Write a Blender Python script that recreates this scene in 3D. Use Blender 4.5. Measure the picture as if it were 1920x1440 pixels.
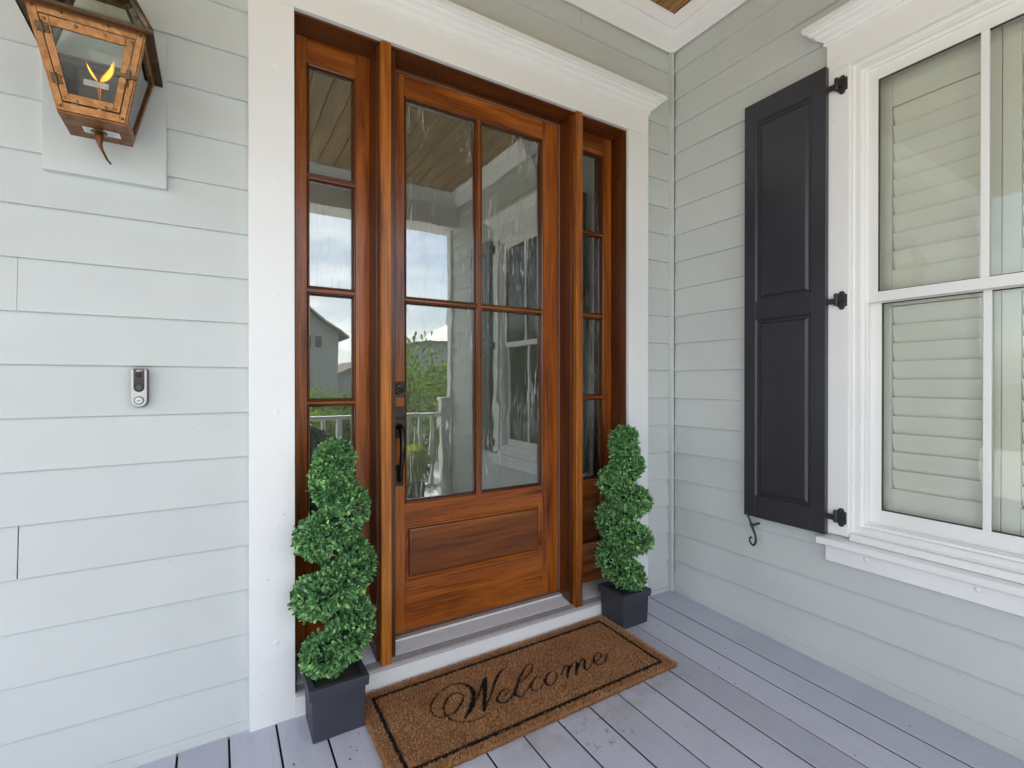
import bpy, bmesh, math, random
import numpy as np
from mathutils import Vector, Matrix, noise as mnoise
R = math.radians
random.seed(7); rng = np.random.default_rng(11)
scene = bpy.context.scene
for o in list(bpy.data.objects): bpy.data.objects.remove(o)
COL = scene.collection

# ------------------------------------------------------------------ camera
cam = bpy.data.cameras.new('camera'); camo = bpy.data.objects.new('camera', cam); COL.objects.link(camo)
cam.sensor_width = 36.0; cam.lens = 917.84/1920*36; cam.clip_start = 0.02; cam.clip_end = 3000
camo.location = (-2.309, -1.9899, 1.227)
camo.rotation_euler = (R(90-0.208), 0, R(-31.2125))
scene.camera = camo
scene.render.resolution_x, scene.render.resolution_y = 1024, 768
scene.render.engine = 'CYCLES'
cy = scene.cycles
cy.use_denoising = True; cy.max_bounces = 10; cy.diffuse_bounces = 6; cy.glossy_bounces = 5
cy.transparent_max_bounces = 12; cy.transmission_bounces = 6; cy.sample_clamp_indirect = 6.0
cy.caustics_reflective = False; cy.caustics_refractive = False

# ------------------------------------------------------------------ sky, sun, exposure
SUN_EL, SUN_AZ = 58.0, 130.0          # azimuth measured from +Y towards +X
w = bpy.data.worlds.new('World'); scene.world = w; w.use_nodes = True
nt = w.node_tree; nt.nodes.clear()
def wn(t, **k):
    n = nt.nodes.new(t)
    for a, b in k.items(): setattr(n, a, b)
    return n
sky = wn('ShaderNodeTexSky', sky_type='NISHITA', sun_disc=False, sun_elevation=R(SUN_EL), sun_rotation=R(SUN_AZ))
sky.air_density = 1.0; sky.dust_density = 1.6; sky.ozone_density = 1.0
tc = wn('ShaderNodeTexCoord'); sep = wn('ShaderNodeSeparateXYZ')
mp = wn('ShaderNodeMapping'); mp.inputs['Scale'].default_value = (1.6, 1.6, 5.0)
cn = wn('ShaderNodeTexNoise'); cn.inputs['Scale'].default_value = 1.9; cn.inputs['Detail'].default_value = 8; cn.inputs['Roughness'].default_value = .56
cr = wn('ShaderNodeValToRGB'); cr.color_ramp.elements[0].position = .41; cr.color_ramp.elements[1].position = .67; cr.color_ramp.elements[0].color = (.12, .12, .12, 1)
mx = wn('ShaderNodeMix', data_type='RGBA'); mx.inputs['B'].default_value = (10.0, 10.1, 10.4, 1)
bg = wn('ShaderNodeBackground'); bg.inputs['Strength'].default_value = 0.12
out = wn('ShaderNodeOutputWorld')
L = nt.links.new
L(tc.outputs['Generated'], mp.inputs['Vector']); L(mp.outputs['Vector'], cn.inputs['Vector'])
L(cn.outputs['Fac'], cr.inputs['Fac']); L(cr.outputs['Color'], mx.inputs['Factor']); L(sky.outputs['Color'], mx.inputs['A'])
L(mx.outputs['Result'], bg.inputs['Color']); L(bg.outputs['Background'], out.inputs['Surface'])
sun = bpy.data.lights.new('sun', 'SUN'); sun.energy = 4.0; sun.angle = R(0.5); sun.color = (1.0, .95, .87)
suno = bpy.data.objects.new('sun', sun); COL.objects.link(suno)
sd = Vector((math.sin(R(SUN_AZ))*math.cos(R(SUN_EL)), math.cos(R(SUN_AZ))*math.cos(R(SUN_EL)), math.sin(R(SUN_EL))))
suno.rotation_euler = (-sd).to_track_quat('-Z', 'Y').to_euler(); suno.location = sd*30
scene.view_settings.view_transform = 'Standard'; scene.view_settings.look = 'None'
scene.view_settings.exposure = 1.74; scene.view_settings.gamma = 1.0; scene.view_settings.use_curve_mapping = False

# ------------------------------------------------------------------ helpers
def deckz(x, y): return .008*x + .025*min(y, 0)
def mA(s, d, z): return (s, d, z)            # door wall: s along +x, d into the wall
def mB(s, d, z): return (d, -s, z)           # window wall: s away from the corner, d into the wall
class MB:
    def __init__(self, fn=mA): self.v = []; self.f = []; self.m = []; self.fn = fn; self.sm = set()
    def add(self, pts, faces, m=0, smooth=False):
        n = len(self.v); self.v += [self.fn(*p) for p in pts]
        for f in faces:
            if smooth: self.sm.add(len(self.f))
            self.f.append([n+i for i in f]); self.m.append(m)
        return self
    def box(self, a0, a1, b0, b1, c0, c1, m=0):
        p = [(a, b, c) for c in (c0, c1) for b in (b0, b1) for a in (a0, a1)]
        return self.add(p, [(0,2,3,1),(4,5,7,6),(0,1,5,4),(2,6,7,3),(0,4,6,2),(1,3,7,5)], m)
    def prism(self, prof, s0, s1, m=0):
        """profile of (d, z) points extruded along s"""
        n = len(prof); p = [(s0, d, z) for d, z in prof] + [(s1, d, z) for d, z in prof]
        fs = [(i, (i+1) % n, n+(i+1) % n, n+i) for i in range(n)] + [tuple(range(n))[::-1], tuple(range(n, 2*n))]
        return self.add(p, fs, m)
    def loft(self, loops, m=0, cap0=True, cap1=True, closed=True, smooth=False):
        n = len(loops[0]); p = [q for l in loops for q in l]; fs = []
        for k in range(len(loops)-1):
            for i in range(n if closed else n-1):
                j = (i+1) % n; fs.append((k*n+i, k*n+j, (k+1)*n+j, (k+1)*n+i))
        if cap0: fs.append(tuple(range(n))[::-1])
        if cap1: fs.append(tuple(range((len(loops)-1)*n, len(loops)*n)))
        return self.add(p, fs, m, smooth)
    def rings(self, s0, s1, z0, z1, prof, fill=False, m=0):
        """concentric rectangles: profile of (inset, depth)"""
        loops = [[(s0+i, d, z0+i), (s1-i, d, z0+i), (s1-i, d, z1-i), (s0+i, d, z1-i)] for i, d in prof]
        return self.loft(loops, m, cap0=False, cap1=fill)
    def cyl(self, c, ax, r, h, n=16, m=0, r2=None):
        """cylinder from c along axis ax (0,1,2) with length h"""
        r2 = r if r2 is None else r2; loops = []
        for q, rr in ((0, r), (h, r2)):
            l = []
            for i in range(n):
                a = 2*math.pi*i/n; e = [0, 0, 0]; e[ax] = q; e[(ax+1) % 3] = rr*math.cos(a); e[(ax+2) % 3] = rr*math.sin(a)
                l.append(tuple(c[k]+e[k] for k in range(3)))
            loops.append(l)
        return self.loft(loops, m, smooth=True)
    def dome(self, c, ax, r, h, n=12, k=3, m=0):
        loops = []
        for t in range(k+1):
            a0 = math.pi/2*t/k*.96; rr = r*math.cos(a0); q = h*math.sin(a0); l = []
            for i in range(n):
                a = 2*math.pi*i/n; e = [0, 0, 0]; e[ax] = q; e[(ax+1) % 3] = rr*math.cos(a); e[(ax+2) % 3] = rr*math.sin(a)
                l.append(tuple(c[j]+e[j] for j in range(3)))
            loops.append(l)
        return self.loft(loops, m, cap0=True, smooth=True)
    def tube(self, pts, rad, n=10, m=0, flat=1.0):
        pts = [Vector(p) for p in pts]; loops = []; up = None
        rad = [float(q) for q in rad] if hasattr(rad, '__len__') else [rad]*len(pts)
        for i, p in enumerate(pts):
            t = (pts[min(i+1, len(pts)-1)]-pts[max(i-1, 0)]).normalized()
            if up is None:
                up = Vector((0, 0, 1)) if abs(t.z) < .9 else Vector((1, 0, 0))
            a = t.cross(up).normalized(); b = a.cross(t).normalized(); up = b
            loops.append([tuple(p+rad[i]*(math.cos(2*math.pi*k/n)*a+flat*math.sin(2*math.pi*k/n)*b)) for k in range(n)])
        return self.loft(loops, m, smooth=True)
    def build(self, name, mat, parent=None, bevel=0, seg=2, org=None):
        me = bpy.data.meshes.new(name); base = org
        if base is None: base = tuple(parent['_org']) if parent is not None else (0, 0, 0)
        bv = Vector(base)
        me.from_pydata([tuple(Vector(p)-bv) for p in self.v], [], self.f)
        for mm in (mat if isinstance(mat, (list, tuple)) else [mat]): me.materials.append(mm)
        for i, p in enumerate(me.polygons):
            p.material_index = self.m[i]
            if i in self.sm: p.use_smooth = True
        bm = bmesh.new(); bm.from_mesh(me)
        bmesh.ops.recalc_face_normals(bm, faces=bm.faces)
        if bevel:
            ed = [e for e in bm.edges if len(e.link_faces) == 2 and e.calc_face_angle(0) > R(35)]
            bmesh.ops.bevel(bm, geom=ed, offset=bevel, segments=seg, profile=.5, affect='EDGES', clamp_overlap=True)
        bm.to_mesh(me); bm.free()
        o = bpy.data.objects.new(name, me); COL.objects.link(o)
        if parent is not None:
            o.parent = parent; o.location = bv-Vector(tuple(parent['_org']))
            o['_org'] = base
        else:
            o.location = bv; o['_org'] = base
        return o
def tag(o, label=None, cat=None, group=None, kind=None):
    for k, v in (('label', label), ('category', cat), ('group', group), ('kind', kind)):
        if v: o[k] = v
    return o
def thing(name, label, cat, loc=(0, 0, 0), group=None, kind=None):
    o = bpy.data.objects.new(name, None); COL.objects.link(o); o.location = loc; o['_org'] = tuple(loc)
    o.empty_display_size = .05
    return tag(o, label, cat, group, kind)
def structure(name, loc=(0, 0, 0)): return thing(name, None, None, loc, None, 'structure')

# ------------------------------------------------------------------ materials
class NT:
    def __init__(self, name):
        self.mat = bpy.data.materials.new(name); self.mat.use_nodes = True
        self.t = self.mat.node_tree; self.t.nodes.clear()
        self.out = self.n('ShaderNodeOutputMaterial')
    def n(self, t, **k):
        o = self.t.nodes.new(t)
        for a, b in k.items():
            if a in o.inputs.keys() if hasattr(o.inputs, 'keys') else False: o.inputs[a].default_value = b
            else: setattr(o, a, b)
        return o
    def l(self, a, b): self.t.links.new(a, b)
    def coords(self, scale, rand=True, kind='Object', rot=(0, 0, 0)):
        c = self.n('ShaderNodeTexCoord'); m = self.n('ShaderNodeMapping')
        m.inputs['Scale'].default_value = scale; m.inputs['Rotation'].default_value = rot
        self.l(c.outputs[kind], m.inputs['Vector'])
        if rand:
            oi = self.n('ShaderNodeObjectInfo'); mu = self.n('ShaderNodeMath', operation='MULTIPLY'); mu.inputs[1].default_value = 37.0
            self.l(oi.outputs['Random'], mu.inputs[0]); cb = self.n('ShaderNodeCombineXYZ')
            for i in range(3): self.l(mu.outputs[0], cb.inputs[i])
            self.l(cb.outputs[0], m.inputs['Location'])
        return m.outputs['Vector']
    def noise(self, vec, scale=1, detail=4, rough=.5, dist=0):
        x = self.n('ShaderNodeTexNoise'); x.inputs['Scale'].default_value = scale; x.inputs['Detail'].default_value = detail
        x.inputs['Roughness'].default_value = rough; x.inputs['Distortion'].default_value = dist
        if vec is not None: self.l(vec, x.inputs['Vector'])
        return x.outputs['Fac']
    def ramp(self, fac, stops):
        r = self.n('ShaderNodeValToRGB'); e = r.color_ramp.elements
        while len(e) < len(stops): e.new(.5)
        for i, (p, c) in enumerate(stops):
            e[i].position = p; e[i].color = (*c, 1) if hasattr(c, '__len__') else (c, c, c, 1)
        self.l(fac, r.inputs['Fac']); return r.outputs['Color']
    def mix(self, fac, a, b, mode='MIX'):
        x = self.n('ShaderNodeMix', data_type='RGBA', blend_type=mode)
        for s, v in (('Factor', fac), ('A', a), ('B', b)):
            if isinstance(v, (int, float)): x.inputs[s].default_value = v if s == 'Factor' else (v, v, v, 1)
            elif isinstance(v, tuple): x.inputs[s].default_value = (*v, 1)
            else: self.l(v, x.inputs[s])
        return x.outputs['Result']
    def math(self, op, a, b=0.0):
        x = self.n('ShaderNodeMath', operation=op)
        for i, v in enumerate((a, b)):
            if isinstance(v, (int, float)): x.inputs[i].default_value = v
            else: self.l(v, x.inputs[i])
        return x.outputs[0]
    def bump(self, h, strength=.2, dist=.002, normal=None):
        b = self.n('ShaderNodeBump'); b.inputs['Strength'].default_value = strength; b.inputs['Distance'].default_value = dist
        self.l(h, b.inputs['Height'])
        if normal is not None: self.l(normal, b.inputs['Normal'])
        return b.outputs['Normal']
    def bsdf(self, color, rough=.5, normal=None, metal=0, spec=.5, coat=0, coat_rough=.1, emit=None):
        p = self.n('ShaderNodeBsdfPrincipled')
        def st(s, v):
            if isinstance(v, (int, float)): p.inputs[s].default_value = v
            elif isinstance(v, tuple): p.inputs[s].default_value = (*v, 1)
            else: self.l(v, p.inputs[s])
        st('Base Color', color); st('Roughness', rough); st('Metallic', metal); st('Specular IOR Level', spec)
        st('Coat Weight', coat); st('Coat Roughness', coat_rough)
        if normal is not None: self.l(normal, p.inputs['Normal']); 
        if emit: st('Emission Color', emit[0]); st('Emission Strength', emit[1])
        self.l(p.outputs[0], self.out.inputs['Surface']); return p

def paint(name, col, rough=.45, var=.05, bump=.06, grain=None, dirt=0.0, spec=.4, each=0.0):
    t = NT(name)
    big = t.noise(t.coords((2.2, 2.2, 2.2)), 1, 5, .55)
    c = t.mix(t.ramp(big, [(.3, 0.0), (.7, 1.0)]), tuple(x*(1-var) for x in col), tuple(min(1, x*(1+var)) for x in col))
    if each:
        oi = t.n('ShaderNodeObjectInfo'); c = t.mix(1.0, c, t.ramp(oi.outputs['Random'], [(0.0, 1-each), (1.0, 1.0)]), 'MULTIPLY')
    if dirt:
        d = t.noise(t.coords((9, 9, 9)), 1, 8, .7)
        c = t.mix(t.ramp(d, [(.60, 0.0), (.78, dirt)]), c, (.33, .29, .23))
        sp = t.noise(t.coords((60, 60, 60)), 1, 2, .5)
        c = t.mix(t.ramp(sp, [(.77, 0.0), (.80, .55)]), c, (.25, .22, .18))
    g = t.noise(t.coords(grain or (160, 160, 160)), 1, 4, .6)
    r = t.ramp(big, [(.3, rough*.9), (.7, min(1, rough*1.15))])
    t.bsdf(c, r, t.bump(g, bump, .0012), spec=spec)
    return t.mat

def wood(name, axis, stops, rough=.30, coat=.16, streak=.5):
    t = NT(name)
    al = [60, 60, 60]; al[axis] = 1.6
    fine = t.noise(t.coords(tuple(a*2.4 for a in al)), 1, 5, .6, .3)
    al2 = [14, 14, 14]; al2[axis] = 1.1
    med = t.noise(t.coords(tuple(al2)), 1, 7, .66, .8)
    al3 = [5, 5, 5]; al3[axis] = .55
    big = t.noise(t.coords(tuple(al3)), 1, 3, .5, .5)
    m = t.math('ADD', t.math('MULTIPLY', med, .44), t.math('ADD', t.math('MULTIPLY', fine, .32), t.math('MULTIPLY', big, .36)))
    c = t.ramp(m, stops)
    al4 = [al2[i] if i == axis else 17 for i in range(3)]
    dk = t.ramp(t.noise(t.coords(tuple(al4)), 1, 4, .6, 1.0), [(.53, 0.0), (.66, streak)])
    c = t.mix(dk, c, tuple(x*.45 for x in stops[0][1]))
    pores = t.ramp(fine, [(.30, .75), (.44, 1.0)])
    c = t.mix(1.0, c, pores, 'MULTIPLY')
    t.bsdf(c, t.ramp(fine, [(.3, rough*1.25), (.7, rough*.85)]), t.bump(fine, .10, .0008), coat=coat, coat_rough=.12, spec=.4)
    return t.mat

M = {}
SID = (.575, .606, .590)
M['siding'] = paint('siding_paint', SID, .5, .04, .10, grain=(60, 60, 240), dirt=.06, each=.045)
M['trim'] = paint('white_trim_paint', (.82, .82, .81), .38, .025, .04, dirt=.06)
M['trim2'] = paint('white_vinyl', (.80, .795, .775), .30, .02, .02)
M['sill_vinyl'] = paint('grey_vinyl_sill', (.60, .60, .60), .45, .05, .05, dirt=.15)  # sill slope, greyer than the frame vinyl
M['louvre'] = paint('shutter_white_paint', (.83, .82, .79), .35, .02, .02)
M['crown'] = paint('crown_paint', (.82, .81, .81), .4, .02, .03)
MAH = [(.34, (.024, .0050, .0012)), (.46, (.130, .028, .0040)), (.58, (.315, .080, .0095)), (.72, (.50, .156, .019))]
MAHD = [(.32, (.018, .0043, .0014)), (.45, (.052, .0125, .0028)), (.58, (.100, .027, .0050)), (.72, (.16, .048, .008))]  # jamb wood, darkened in colour to deepen the shade of the recess
MAHP = [(.32, (.030, .0072, .0020)), (.45, (.095, .0235, .0048)), (.58, (.185, .053, .0090)), (.72, (.29, .095, .015))]
MAHL = [(.34, (.050, .011, .002)), (.46, (.20, .052, .006)), (.58, (.40, .125, .014)), (.72, (.60, .225, .028))]
M['wood_v'] = wood('mahogany_vertical', 2, MAH)
M['wood_h'] = wood('mahogany_horizontal', 0, MAH, streak=.6)
M['wood_panel'] = wood('mahogany_panel', 0, MAHP, streak=.4)
M['wood_bead'] = wood('mahogany_bead', 2, [(.2, (.050, .012, .003)), (.8, (.13, .036, .006))], rough=.22, coat=.45, streak=0)  # bead colour darkened to draw shadow lines round the panes
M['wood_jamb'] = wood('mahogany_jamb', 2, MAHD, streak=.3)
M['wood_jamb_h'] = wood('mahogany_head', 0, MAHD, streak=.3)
M['wood_post'] = wood('mahogany_post', 2, MAHL, rough=.38, coat=.06, streak=.55)
M['navy'] = paint('charcoal_shutter_paint', (.030, .031, .039), .30, .10, .05, grain=(160, 160, 40), spec=.55)
M['iron'] = paint('black_iron', (.020, .020, .019), .48, .2, .25, spec=.5)
M['planter'] = paint('charcoal_fibre_planter', (.040, .042, .055), .55, .18, .15, grain=(220, 220, 40), dirt=.12)
M['gasket'] = paint('dark_gasket', (.06, .05, .035), .6)
M['weather'] = paint('weather_strip', (.20, .15, .13), .5)
M['soil'] = paint('dark_moss', (.03, .028, .02), .9)
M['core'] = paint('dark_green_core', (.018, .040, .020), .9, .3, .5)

def deck_mat():
    t = NT('blue_grey_deck_paint')
    v = t.coords((2, 2, 2), rand=True); big = t.noise(v, 1, 5, .6)
    c = t.mix(t.ramp(big, [(.3, 0.0), (.7, 1.0)]), (.440, .458, .538), (.530, .550, .632))
    gr = t.noise(t.coords((46, 2.0, 46)), 1, 6, .65, 1.6)
    c = t.mix(t.ramp(gr, [(.36, .24), (.50, 0.0)]), c, (.34, .345, .45))
    sp = t.noise(t.coords((70, 48, 70), rand=False), 1, 2, .5)
    c = t.mix(t.ramp(sp, [(.755, 0.0), (.775, .85)]), c, (.05, .045, .04))
    oi = t.n('ShaderNodeObjectInfo'); c = t.mix(1.0, c, t.ramp(oi.outputs['Random'], [(0.0, .90), (1.0, 1.06)]), 'MULTIPLY')
    # brown coir dust stain in front of the mat (its own shape, along the mat's front and right edge)
    pc = t.n('ShaderNodeTexCoord'); s = t.n('ShaderNodeSeparateXYZ'); t.l(pc.outputs['Object'], s.inputs[0])
    def band(x, a, b, soft):
        lo = t.n('ShaderNodeMapRange'); lo.inputs['From Min'].default_value = a-soft; lo.inputs['From Max'].default_value = a; t.l(x, lo.inputs['Value'])
        hi = t.n('ShaderNodeMapRange'); hi.inputs['From Min'].default_value = b+soft; hi.inputs['From Max'].default_value = b; t.l(x, hi.inputs['Value'])
        return t.math('MULTIPLY', lo.outputs[0], hi.outputs[0])
    st = t.math('MULTIPLY', band(s.outputs['X'], -1.45, -.57, .06), band(s.outputs['Y'], -.60, -.50, .07))
    nz = t.ramp(t.noise(t.coords((13, 13, 13), rand=False), 1, 6, .65), [(.42, 0.0), (.62, 1.0)])
    c = t.mix(t.math('MULTIPLY', t.math('MULTIPLY', st, nz), .40), c, (.28, .24, .18))
    st2 = t.math('MULTIPLY', band(s.outputs['X'], -1.20, -1.02, .05), band(s.outputs['Y'], -.72, -.62, .05))
    nz2 = t.ramp(t.noise(t.coords((40, 40, 40), rand=False), 1, 4, .7), [(.55, 0.0), (.66, 1.0)])
    c = t.mix(t.math('MULTIPLY', t.math('MULTIPLY', st2, nz2), .6), c, (.20, .15, .09))
    n1 = t.bump(gr, .16, .0012)
    n2 = t.bump(t.noise(t.coords((120, 30, 120)), 1, 3, .6), .10, .0008, n1)
    t.bsdf(c, t.ramp(big, [(.3, .40), (.7, .58)]), n2, spec=.4)
    return t.mat
M['deck'] = deck_mat()
M['deck_edge'] = paint('dark_board_edge', (.050, .050, .062), .9, .3, .3)  # side faces coloured dark so the board gaps read as dark lines

def metal(name, c1, c2, rough=.35, scale=18, patina=None, met=1.0):
    t = NT(name); nz = t.noise(t.coords((scale, scale, scale)), 1, 6, .65)
    c = t.ramp(nz, [(.32, c1), (.66, c2)])
    if patina:
        d = t.noise(t.coords((11, 11, 11)), 1, 7, .7); c = t.mix(t.ramp(d, [(.55, 0.0), (.72, .85)]), c, patina)
    t.bsdf(c, t.ramp(nz, [(.3, rough*1.3), (.7, rough*.8)]), t.bump(nz, .08, .001), metal=met)
    return t.mat
M['copper'] = metal('aged_copper', (.25, .115, .050), (.42, .20, .082), .40, 60, (.17, .075, .038))
M['copper_dark'] = metal('dark_copper_patina', (.085, .075, .055), (.19, .115, .065), .5, 24, (.10, .13, .11))
M['brass'] = metal('brass', (.55, .33, .11), (.75, .5, .2), .3)
M['bronze'] = metal('oil_rubbed_bronze', (.040, .032, .028), (.085, .068, .060), .38, 30)
M['sill'] = metal('aluminium_sill', (.54, .54, .55), (.60, .60, .605), .45, 60, None, .25)
M['sill_dark'] = metal('aluminium_sill_worn', (.30, .30, .31), (.37, .37, .38), .5, 25, None, .25)
M['steel'] = metal('burner_steel', (.45, .43, .42), (.6, .58, .56), .35)

def glass(name, refl, tint=(1, 1, 1), smear=0, wave=0.0, rough=0.0, blend=.35):
    t = NT(name)
    fr = t.n('ShaderNodeLayerWeight'); fr.inputs['Blend'].default_value = blend
    tr = t.n('ShaderNodeBsdfTransparent'); tr.inputs['Color'].default_value = (*tint, 1)
    gl = t.n('ShaderNodeBsdfGlossy'); gl.inputs['Roughness'].default_value = rough; gl.inputs['Color'].default_value = (.97, .98, .97, 1)
    if wave:
        h = t.noise(t.coords((7, 7, 2.6)), 1, 2, .45, .6)
        t.l(t.bump(h, 1.0, wave), gl.inputs['Normal'])
    ms = t.n('ShaderNodeMixShader')
    f = t.math('ADD', t.math('MULTIPLY', fr.outputs['Fresnel'], 1.0), refl)
    t.l(f, ms.inputs['Fac']); t.l(tr.outputs[0], ms.inputs[1]); t.l(gl.outputs[0], ms.inputs[2])
    sh = ms.outputs[0]
    if smear:
        a = t.noise(t.coords((95, 95, 6.5)), 1, 3, .55, 1.6)
        b = t.noise(t.coords((3.1, 3.1, 2.2)), 1, 2, .5)
        c = t.noise(t.coords((150, 150, 60)), 1, 2, .5)
        k = t.math('MULTIPLY', t.ramp(a, [(.57, 0.0), (.63, 1.0)]), t.ramp(b, [(.44, 0.04), (.60, .62)]))
        k = t.math('ADD', k, t.ramp(c, [(.74, 0.0), (.80, .30)]))
        k = t.math('ADD', t.math('MULTIPLY', k, smear), .012)
        df = t.n('ShaderNodeBsdfDiffuse'); df.inputs['Color'].default_value = (.62, .62, .56, 1)
        m2 = t.n('ShaderNodeMixShader'); t.l(k, m2.inputs['Fac']); t.l(sh, m2.inputs[1]); t.l(df.outputs[0], m2.inputs[2]); sh = m2.outputs[0]
    t.l(sh, t.out.inputs['Surface'])
    return t.mat
M['door_glass'] = glass('smeared_door_glass', .12, (.80, .83, .80), 1.0, .00042)
M['side_glass'] = glass('sidelight_glass', .12, (.80, .83, .80), .22, .00025)
M['win_glass'] = glass('window_glass', .022, (.975, .99, .955), 0, .0003, blend=.22)
M['lamp_side'] = glass('lantern_side_glass', .10, (.93, .95, .93), blend=.4)
M['lamp_glass'] = glass('lantern_glass', .012, (.95, .96, .94), blend=.12)
def plain(name, col, rough=.5, metal=0, emit=None, spec=.5):
    t = NT(name); t.bsdf(col, rough, None, metal, spec, emit=emit); return t.mat
M['black_gloss'] = plain('black_gloss', (.006, .006, .014), .08)
M['silver'] = plain('silver_plastic', (.50, .48, .48), .32, .6)
M['dark_grey'] = plain('dark_grey_plastic', (.06, .065, .06), .5)
M['white_print'] = plain('white_print', (.85, .85, .85), .5)
M['button'] = plain('pearl_button', (.72, .73, .71), .25)
M['sticker'] = plain('paper_sticker', (.68, .70, .70), .6)
M['sticker_ink'] = plain('sticker_ink', (.30, .33, .34), .6)
M['flame'] = None
def flame(name, alpha, stops, strength):
    t = NT(name); c = t.n('ShaderNodeTexCoord'); s = t.n('ShaderNodeSeparateXYZ'); t.l(c.outputs['Generated'], s.inputs[0])
    e = t.n('ShaderNodeEmission'); e.inputs['Strength'].default_value = strength; t.l(t.ramp(s.outputs['Z'], stops), e.inputs['Color'])
    tr = t.n('ShaderNodeBsdfTransparent'); ms = t.n('ShaderNodeMixShader')
    t.l(t.ramp(s.outputs['Z'], [(0.0, alpha*.45), (.3, alpha), (.75, alpha*.9), (1.0, alpha*.25)]), ms.inputs['Fac'])
    t.l(tr.outputs[0], ms.inputs[1]); t.l(e.outputs[0], ms.inputs[2]); t.l(ms.outputs[0], t.out.inputs['Surface'])
    return t.mat
M['flame'] = flame('flame_mantle', .16, [(.0, (1.0, .14, .01)), (.4, (1.0, .30, .012)), (1.0, (1.0, .34, .012))], 1.1)
M['flame_core'] = flame('flame_core', .62, [(.0, (1.0, .20, .01)), (.35, (1.0, .36, .015)), (.7, (1.0, .56, .03)), (1.0, (1.0, .45, .02))], 1.35)
def attr_mat(name, stops, rough=.5, trans=0.0, spec=.4):
    """colour from the per-face tint attribute"""
    t = NT(name); a = t.n('ShaderNodeAttribute'); a.attribute_name = 'tint'
    c = t.ramp(a.outputs['Fac'], stops); t.bsdf(c, rough, None, spec=spec)
    if trans:
        p = [n for n in t.t.nodes if n.type == 'BSDF_PRINCIPLED'][0]
        tl = t.n('ShaderNodeBsdfTranslucent'); t.l(c, tl.inputs['Color']); ms = t.n('ShaderNodeMixShader'); ms.inputs['Fac'].default_value = trans
        t.l(p.outputs[0], ms.inputs[1]); t.l(tl.outputs[0], ms.inputs[2]); t.l(ms.outputs[0], t.out.inputs['Surface'])
    return t.mat
M['box_leaf'] = attr_mat('boxwood_leaf', [(0, (.026, .085, .036)), (.30, (.115, .28, .105)), (.65, (.27, .52, .20)), (.88, (.37, .66, .20)), (1, (.50, .77, .25))], .40, .25, .3)
M['tree_leaf'] = attr_mat('shrub_leaf', [(0, (.06, .12, .018)), (.5, (.18, .30, .04)), (1, (.34, .46, .06))], .5, .4)
M['lime_leaf'] = attr_mat('lime_leaf', [(0, (.22, .34, .015)), (.5, (.46, .56, .03)), (1, (.62, .68, .06))], .5, .5)
M['coir'] = attr_mat('coir_fibre', [(0, (.19, .088, .037)), (.4, (.41, .205, .088)), (.8, (.60, .33, .155)), (1, (.76, .54, .32))], .75, 0, .2)
M['coir_black'] = attr_mat('black_coir_fibre', [(0, (.006, .006, .006)), (.9, (.020, .018, .016)), (1, (.07, .05, .035))], .8, 0, .2)
def coir_base():
    t = NT('coir_base'); n = t.noise(t.coords((160, 160, 160)), 1, 5, .7)
    b = t.noise(t.coords((7, 7, 7)), 1, 4, .6)
    c = t.mix(t.ramp(b, [(.35, 0.0), (.65, 1.0)]), (.19, .088, .038), (.31, .150, .068))
    c = t.mix(1.0, c, t.ramp(n, [(.3, .45), (.7, 1.2)]), 'MULTIPLY')
    t.bsdf(c, .9, t.bump(n, .6, .004), spec=.1); return t.mat
M['coir_base'] = coir_base()
M['ink'] = paint('black_mat_ink', (.010, .009, .008), .85, .3, .5, spec=.1)
def ceil_wood():
    t = NT('stained_pine_ceiling'); v = t.noise(t.coords((26, 1.4, 26)), 1, 6, .62, 1.6)
    c = t.ramp(v, [(.30, (.07, .027, .006)), (.48, (.24, .11, .022)), (.62, (.42, .21, .045)), (.76, (.54, .30, .08))])
    t.bsdf(c, .4, t.bump(v, .1, .001), coat=.2); return t.mat
M['ceil'] = ceil_wood()
# ================================================================== THE SETTING
# ---- deck
deck = structure('porch_deck')
DY0, DY1 = .02, -3.16
edges = [0.0, -.185] + [-.185-.149*k for k in range(1, 33)]
prot = {}
for i in range(len(edges)-1):
    x1, x0 = edges[i]-.0033, edges[i+1]+.0033
    b = MB()
    pts = []
    for x in (x0, x1):
        for y in (DY1, DY0):
            for dz in (-.026, 0):
                pts.append((x, y, deckz(x, y)+dz-(.0006*((i*7) % 3))))
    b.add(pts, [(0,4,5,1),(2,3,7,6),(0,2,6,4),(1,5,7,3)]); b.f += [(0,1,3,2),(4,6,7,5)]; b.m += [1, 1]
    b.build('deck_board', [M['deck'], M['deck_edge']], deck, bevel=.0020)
jo = MB()
for y in (-.4, -1.2, -2.0, -2.8): jo.box(-5.0, -.0, y-.02, y+.02, -.22, -.125)
jo.build('joist', M['soil'], deck)
jo = MB(); jo.add([(x, y, deckz(x, y)-.028) for y in (-3.15, .02) for x in (-5.0, 0)], [(0, 1, 3, 2)]); jo.build('gap_dark_sheet', M['soil'], deck)  # dark sheet added below the boards so the gaps look shaded
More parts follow.
